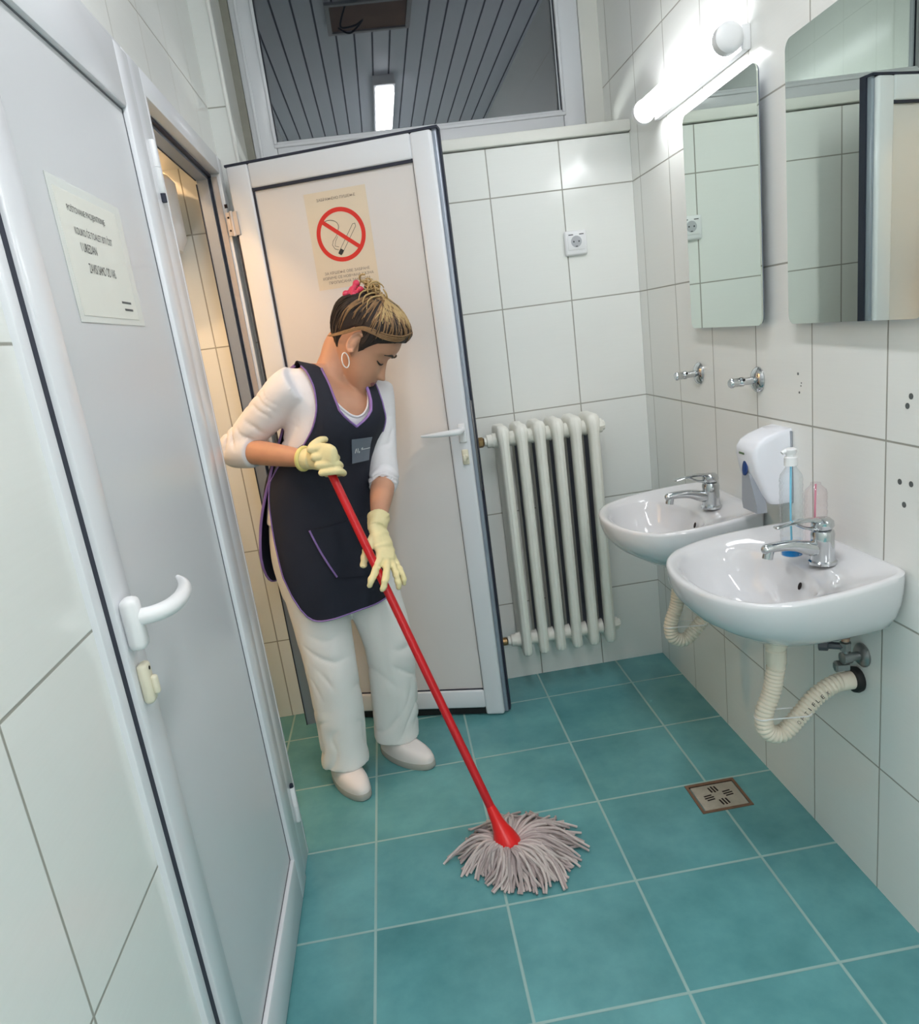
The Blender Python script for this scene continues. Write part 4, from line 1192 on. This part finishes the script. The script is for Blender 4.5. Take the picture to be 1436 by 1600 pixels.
def folds(co):
    d = 0.0
    for S, E in ((SHR, ELR), (SHL, ELL)):
        ax_ = (E-S).normalized(); t = (co-S).dot(ax_); L = (E-S).length
        dist = ((co-S)-ax_*t).length
        if .02 < t < L+.09 and dist < .11:
            w_ = .35+.9*gs(t-L, .10)
            s_ = math.sin(t*92+7*fbm(co.x, co.y, co.z, 6)+2*fbm(co.x, co.y, co.z, 17)); d -= .0078*w_*(1-abs(s_))**2.5*max(0, .5+1.6*fbm(co.x, co.y, co.z, 13))
    d += .0022*fbm(co.x, co.y, co.z, 14)
    return d
ripple(sh, folds)
CX = NB+Fd*.040+Vector((0, 0, -.060)); CA = (Fd*.50+Vector((0, 0, .86))).normalized()
def in_scoop(c):
    v = c-CX; h = v.dot(CA)
    if h < -.03: return False
    v = v-CA*h
    fx = v.dot((Fd-CA*Fd.dot(CA)).normalized()); rx = v.dot(Rt)
    return (fx/.092)**2+(rx/.072)**2 < 1
sh.faces.ensure_lookup_table()
bmesh.ops.delete(sh, geom=[f for f in sh.faces if in_scoop(f.calc_center_median())], context='FACES')
be = [e for e in sh.edges if len(e.link_faces) == 1]
bv = list({v for e in be for v in e.verts})
for _ in range(14):
    nw = {}
    for v in bv:
        nb = [e.other_vert(v) for e in v.link_edges if len(e.link_faces) == 1]
        if len(nb) == 2: nw[v] = v.co*.4+(nb[0].co+nb[1].co)*.3
    for v, c in nw.items(): v.co = c
loop = []; cur = bv[0]; prev = None
while cur is not None and cur not in loop:
    loop.append(cur)
    nx = [e.other_vert(cur) for e in cur.link_edges if len(e.link_faces) == 1 and e.other_vert(cur) is not prev and e.other_vert(cur) not in loop]
    prev = cur; cur = nx[0] if nx else None
neck_loop = [v.co.copy() for v in loop]
shirt = person_obj('shirt', sh, m_shirt)
bm = bmesh.new(); lp = neck_loop[::2]+[neck_loop[0]]
tube(bm, [(*p, .0042, .0035) for p in lp], 8, 1)
person_obj('shirt_neckband', bm, m_shirt, shirt)

# ---- trousers
m_trs = mat('white_trousers', (234, 233, 230), 0.85, var=0.04, var_scale=9, bump=0.25, bump_scale=800)
bm = bmesh.new()
ring_loft(bm, [[tpos(2*PI*k/48, z, -.008) for k in range(48)] for z in [.66+.02*i for i in range(16)]])
tube(bm, [(-1.300, -.480, .76, .092, .100), (-1.292, -.492, .64, .092, .098), (-1.288, -.508, .52, .084, .090), (-1.284, -.520, .42, .079, .084), (-1.285, -.520, .30, .076, .082), (-1.290, -.518, .18, .075, .080), (-1.294, -.520, .095, .078, .081), (-1.295, -.522, .066, .079, .081)], 32, 6, tuple(Fd))
tube(bm, [(-1.150, -.395, .76, .092, .098), (-1.130, -.412, .64, .090, .096), (-1.108, -.432, .52, .083, .088), (-1.096, -.445, .42, .079, .082), (-1.100, -.442, .30, .076, .079), (-1.108, -.432, .18, .074, .077), (-1.116, -.426, .11, .074, .078), (-1.118, -.424, .076, .075, .078)], 32, 6, tuple(Fd))
tr = fuse(bm, .006, 5)
def tfold(co):
    d = .0050*fbm(co.x*1.2, co.y*1.2, co.z*.30, 11)+.0022*fbm(co.x, co.y, co.z, 13)
    for kn in (.43,):
        d -= .0060*gs(co.z-kn+.02, .13)*max(0, .45+1.7*fbm(co.x, co.y, co.z, 9))*max(0, 1-abs(math.sin(co.z*34+co.x*30+4*fbm(co.x, co.y, co.z, 6))))**2
    d -= .0080*gs(co.z-.15, .10)*max(0, .5+1.7*fbm(co.x, co.y, co.z, 10))*max(0, 1-abs(math.sin(co.z*42-co.x*34+5*fbm(co.x, co.y, co.z, 7))))**2
    return d
trs = person_obj('trousers', ripple(tr, tfold), m_trs)

# ---- shoes
def shoe(name, toe, heel, lab=None):
    toe, heel = Vector(toe), Vector(heel)
    fw = (toe-heel); L = fw.length; fw.normalize(); sd = Vector((fw.y, -fw.x, 0))
    def outline(s, zc=0, n=40):
        o = []
        for k in range(n):
            a = 2*PI*k/n; t = .5+.5*math.cos(a); w_ = (.034+.014*math.sin(min(1, max(0, t))*PI*.80))*abs(math.sin(a))**.75*math.copysign(1, math.sin(a))
            o.append((heel+fw*(L*(.5+.5*math.cos(a)*s)))+sd*(w_*s)+Vector((0, 0, zc)))
        return o
    bm = bmesh.new(); ring_loft(bm, [outline(.97, 0.0), outline(1.0, .004), outline(1.0, .020), outline(.985, .0235)])
    rt = person_obj('shoe_sole', bm, mat('grey_sole', (176, 172, 164), 0.6))
    bm = bmesh.new(); rings = []
    for z, s, k in ((.020, .975, 0), (.032, .985, 0), (.046, .955, .15), (.060, .88, .4), (.072, .76, .75), (.080, .60, 1.1), (.083, .35, 1.5)):
        o = []
        for p_ in outline(s):
            t = (p_-heel).dot(fw)/L
            o.append(p_+Vector((0, 0, z-.030*max(0, (t-.45))*k)) - fw*(.018*k*max(0, t)))
        rings.append(o)
    ring_loft(bm, rings)
    sh_ = person_obj('shoe', bm, mat('white_shoe_leather', (232, 224, 220), 0.45, var=0.02, var_scale=20))
    return sh_
shoe('shoe', (-1.232, -.662, 0), (-1.345, -.448, 0))
shoe('shoe', (-1.008, -.548, 0), (-1.180, -.378, 0))

# ---- apron tunic
m_nav = mat('navy_tunic', (30, 33, 46), 0.8, var=0.12, var_scale=14, bump=0.25, bump_scale=900)
m_pip = mat('lilac_piping', (140, 112, 176), 0.7, var=0.06, var_scale=60)
def lerpK(K, x):
    if x <= K[0][0]: return K[0][1]
    for (x0, y0), (x1, y1) in zip(K, K[1:]):
        if x <= x1: return y0+(y1-y0)*(x-x0)/(x1-x0)
    return K[-1][1]
def lat2th(l, z):
    a = torso(z)[2]; v = max(-1, min(1, l/(a+.012)))
    return math.asin(math.copysign(abs(v)**(2.25/2), v))
OUTER = [(.60, 1.13), (.72, 1.18), (.82, 1.26), (.92, 1.38), (1.00, 1.50), (1.04, 1.55), (1.08, 1.45), (1.12, 1.22)]
def outer_th(z):
    if z < 1.12: return lerpK(OUTER, z)
    l = lerpK([(1.12, .1395), (1.17, .124), (1.22, .112), (1.27, .108), (1.31, .112), (1.345, .120)], z)
    return lat2th(min(l, torso(z)[2]+.010), z)
ZV, ZT = 1.175, 1.325
def inner_th(z):
    if z <= ZV: return 0.0
    t = (z-ZV)/(ZT-ZV); return lat2th(lerpK([(0, 0), (.08, .030), (.25, .053), (.5, .061), (1, .067)], min(1, t)), z)
NR, NC = 46, 14
def fold_off(th, z): return .004*math.sin(th*9+z*6)*max(0, 1.05-z)*1.6+.002*fbm(th, z, 1, 6)
def front_grid(sgn):
    G = []
    for i in range(NR+1):
        row = []
        for j in range(NC+1):
            t = j/NC
            zb = .606+.150*max(0, (t-.45)/.55)**4.0
            z = zb+(ZT-zb)*(i/NR)
            th = inner_th(z)+(outer_th(z)-inner_th(z))*t
            row.append(tpos(sgn*th, z, .011+fold_off(sgn*th, z)+.012*max(0, .95-z)*2, .004))
        G.append(row)
    return G
def sheet(bm, G):
    vs_ = [[bm.verts.new(p) for p in r] for r in G]
    for a, b in zip(vs_, vs_[1:]):
        for i in range(len(a)-1): bm.faces.new((a[i], a[i+1], b[i+1], b[i]))
GR, GL = front_grid(1), front_grid(-1)
def back_grid(sgn):
    G = []
    for i in range(NR+1):
        row = []
        for j in range(NC+1):
            t = j/NC
            zb = .70+.10*max(0, (t-.6)/.4)**2.4
            z = zb+(ZT+.005-zb)*(i/NR)
            if z > 1.12: to = PI-lat2th(min(lerpK([(1.12, .1395), (1.17, .128), (1.22, .118), (1.27, .112), (1.31, .113), (1.345, .120)], z), torso(z)[2]+.01), z)
            else: to = lerpK([(.70, 1.95), (.80, 1.92), (.90, 1.85), (1.0, 1.66), (1.04, 1.60), (1.08, 1.68), (1.12, 1.92)], z)
            ti = PI-(lat2th(.064*max(0, min(1, (z-1.28)/.045))**.5, z) if z > 1.28 else 0.0)
            th = ti+(to-ti)*t
            row.append(tpos(sgn*th, z, .011+.045*max(0, .98-z)*t*1.5, 0))
        G.append(row)
    return G
BR, BL = back_grid(1), back_grid(-1)
bm = bmesh.new()
for G in (GR, GL, BR, BL): sheet(bm, G)
for F_, K_ in ((GR, BR), (GL, BL)):                      # join over the shoulders
    n = 6; rows = []
    for k in range(n+1):
        t = k/n; rows.append([F_[-1][j].lerp(K_[-1][j], t)+Vector((0, 0, .014*math.sin(PI*t))) for j in range(NC+1)])
    sheet(bm, rows)
bmesh.ops.remove_doubles(bm, verts=bm.verts, dist=.0004)
bmesh.ops.recalc_face_normals(bm, faces=bm.faces)
tn = modify(bm, [('SOLIDIFY', dict(thickness=.003, offset=0.0))])
tunic = person_obj('apron_tunic', tn, m_nav, None, 70)
def piping(name, P, r=.0036, parent=None):
    bm = bmesh.new(); tube(bm, [(*p, r*.75, r*1.25) for p in P], 8, 1); return person_obj(name, bm, m_pip, parent or tunic)
for G in (GR, GL):
    edge = [G[0][j] for j in range(NC+1)]+[G[i][NC] for i in range(1, NR+1)]
    piping('hem_piping', edge)
    nk = [G[i][0] for i in range(NR+1) if .612+(ZT-.612)*i/NR >= ZV-.012]
    piping('neck_piping', nk, .0048)
for K_ in (BR, BL):
    piping('back_piping', [K_[0][j] for j in range(NC+1)]+[K_[i][NC] for i in range(1, NR+1)])
# pocket
def on_front(th, z, off=.004): return tpos(th, z, .011+.003+fold_off(th, z)+.012*max(0, .95-z)*2+off, .004)
bm = bmesh.new()
pk = []
for i in range(13):
    z = .735+.155*i/12; row = []
    for j in range(17):
        t = j/16; th0 = lerpK([(.735, .26), (.89, .56)], z); th = th0+(-.85-th0)*t
        row.append(on_front(th, z-.028*(1-i/12)*math.sin(PI*min(1, t*1.1))*.9, .002))
    pk.append(row)
sheet(bm, pk); pocket = person_obj('pocket', modify(bm, [('SOLIDIFY', dict(thickness=.002, offset=0.0))]), m_nav, tunic, 70)
piping('pocket_piping', [r_[0]+Fd*.002 for r_ in pk], .0042)
# reflective badge on her left breast
bm = bmesh.new(); bg = []
for i in range(9):
    z = 1.060+.074*i/8
    bg.append([on_front(.03-.42*j/10-.14*(1-i/8), z-.004*j/10, .0035) for j in range(11)])
sheet(bm, bg); badge = person_obj('badge', modify(bm, [('SOLIDIFY', dict(thickness=.0015, offset=0.0))]), mat('grey_badge', (112, 120, 134), 0.35), tunic)
bm = bmesh.new()
def badge_pt(u, v): return on_front(.03-.42*u-.14*(1-v), 1.060+.074*v-.004*u, .0052)
for P in ([(.12, .42), (.16, .60), (.22, .42)], [(.24, .60), (.30, .40), (.33, .46)], [(.42, .58), (.50, .52), (.95, .52)], [(.44, .50), (.48, .60)]):
    tube(bm, [(*badge_pt(u, v), .0012) for u, v in P], 6, 2)
person_obj('badge_print', bm, mat('badge_print_white', (205, 208, 212), 0.4), badge)

# ---- latex gloves
m_glv = mat('cream_latex', (226, 214, 164), 0.55, var=0.06, var_scale=40, bump=0.2, bump_scale=260)
# her left hand: back of the hand to the camera, fingers draped over the handle, thumb behind it
bm = bmesh.new()
W = WRL
kn = [Vector((-1.062, -.766, .826)), Vector((-1.046, -.766, .812)), Vector((-1.032, -.760, .802)), Vector((-1.021, -.750, .797))]
d = (W-ELL).normalized()
tube(bm, [T_(W-d*.050, .034, .031), T_(W-d*.02, .030, .031), T_(W+d*.01, .026, .029)], 20, 4, (1, 0, 0), True)
pc = (kn[0]+kn[3])/2
tube(bm, [(*W, .028, .022), (*(W.lerp(pc, .5)), .034, .017), (*(pc), .032, .014)], 20, 5, tuple((kn[0]-kn[3]).normalized()), True, True)
tips = [[(-1.076, -.803, .800), (-1.090, -.822, .783), (-1.097, -.828, .768)], [(-1.048, -.808, .790), (-1.056, -.828, .770), (-1.064, -.834, .753)], [(-1.024, -.792, .778), (-1.021, -.806, .759), (-1.022, -.810, .742)], [(-1.009, -.774, .775), (-1.005, -.785, .759), (-1.006, -.788, .745)]]
for k_, tp, r in zip(kn, tips, (.0105, .0105, .0100, .0088)):
    tube(bm, [(*(k_.lerp(W, .25)), r), (*k_, r*1.08), (*tp[0], r), (*tp[1], r*.95), (*tp[2], r*.82)], 12, 4, None, True, True)
tube(bm, [(-1.070, -.716, .872, .013), (-1.090, -.742, .850, .0135), (-1.103, -.752, .826, .0115), (-1.110, -.760, .806, .0100)], 12, 4, None, True, True)
gl = fuse(bm, .0026, 3, .4)
person_obj('glove', ripple(gl, lambda co: .0009*math.sin(co.z*260+5*fbm(co.x, co.y, co.z, 30))), m_glv)
# her right hand: fist closed round the top of the handle
bm = bmesh.new(); W = WRR
SP = lambda z: Vector((-.834, -1.06, .06))+SD*((z-.06)/SD.z)
d = (W-ELR).normalized()
tube(bm, [T_(W-d*.022, .031, .030), T_(W+d*.01, .028, .028)], 20, 3, (0, 0, 1), True)
KC = SP(1.095)+Vector((.022, -.034, .012))
tube(bm, [(*W, .028, .022), (*(W.lerp(KC, .55)+Vector((0, -.006, .006))), .040, .020), (*KC, .038, .017)], 20, 5, tuple(SD), True, True)
for i, zc in enumerate((1.128, 1.106, 1.084, 1.063)):
    c = SP(zc); r = (.0105, .0108, .0102, .0090)[i]
    k0 = c+Vector((.022, -.034, .010)); 
    tube(bm, [(*(k0+Vector((-.045, .006, 0))), r*1.1), (*k0, r*1.15), (*(c+Vector((.034, -.010, -.002))), r*1.05), (*(c+Vector((.026, .018, -.006))), r), (*(c+Vector((.0, .026, -.006))), r*.95), (*(c+Vector((-.016, .018, -.004))), r*.85)], 12, 4, None, True, True)
c = SP(1.130)
tube(bm, [(*(W+Vector((.02, -.004, .022))), .014), (*(c+Vector((-.018, -.020, .012))), .0135), (*(c+Vector((.004, -.010, .026))), .0115), (*(c+Vector((.018, .004, .026))), .0095)], 12, 4, None, True, True)
gl = fuse(bm, .0026, 3, .4)
g2 = person_obj('glove', gl, m_glv)
bm = bmesh.new()
u_ = d.orthogonal().normalized(); v_ = d.cross(u_); c = W-d*.022
tube(bm, [(*(c+u_*(.031*math.cos(a))+v_*(.031*math.sin(a))), .0062) for a in [2*PI*i/24 for i in range(25)]], 10, 1)
person_obj('glove_cuff', bm, mat('yellow_latex_roll', (230, 216, 138), 0.5), g2)
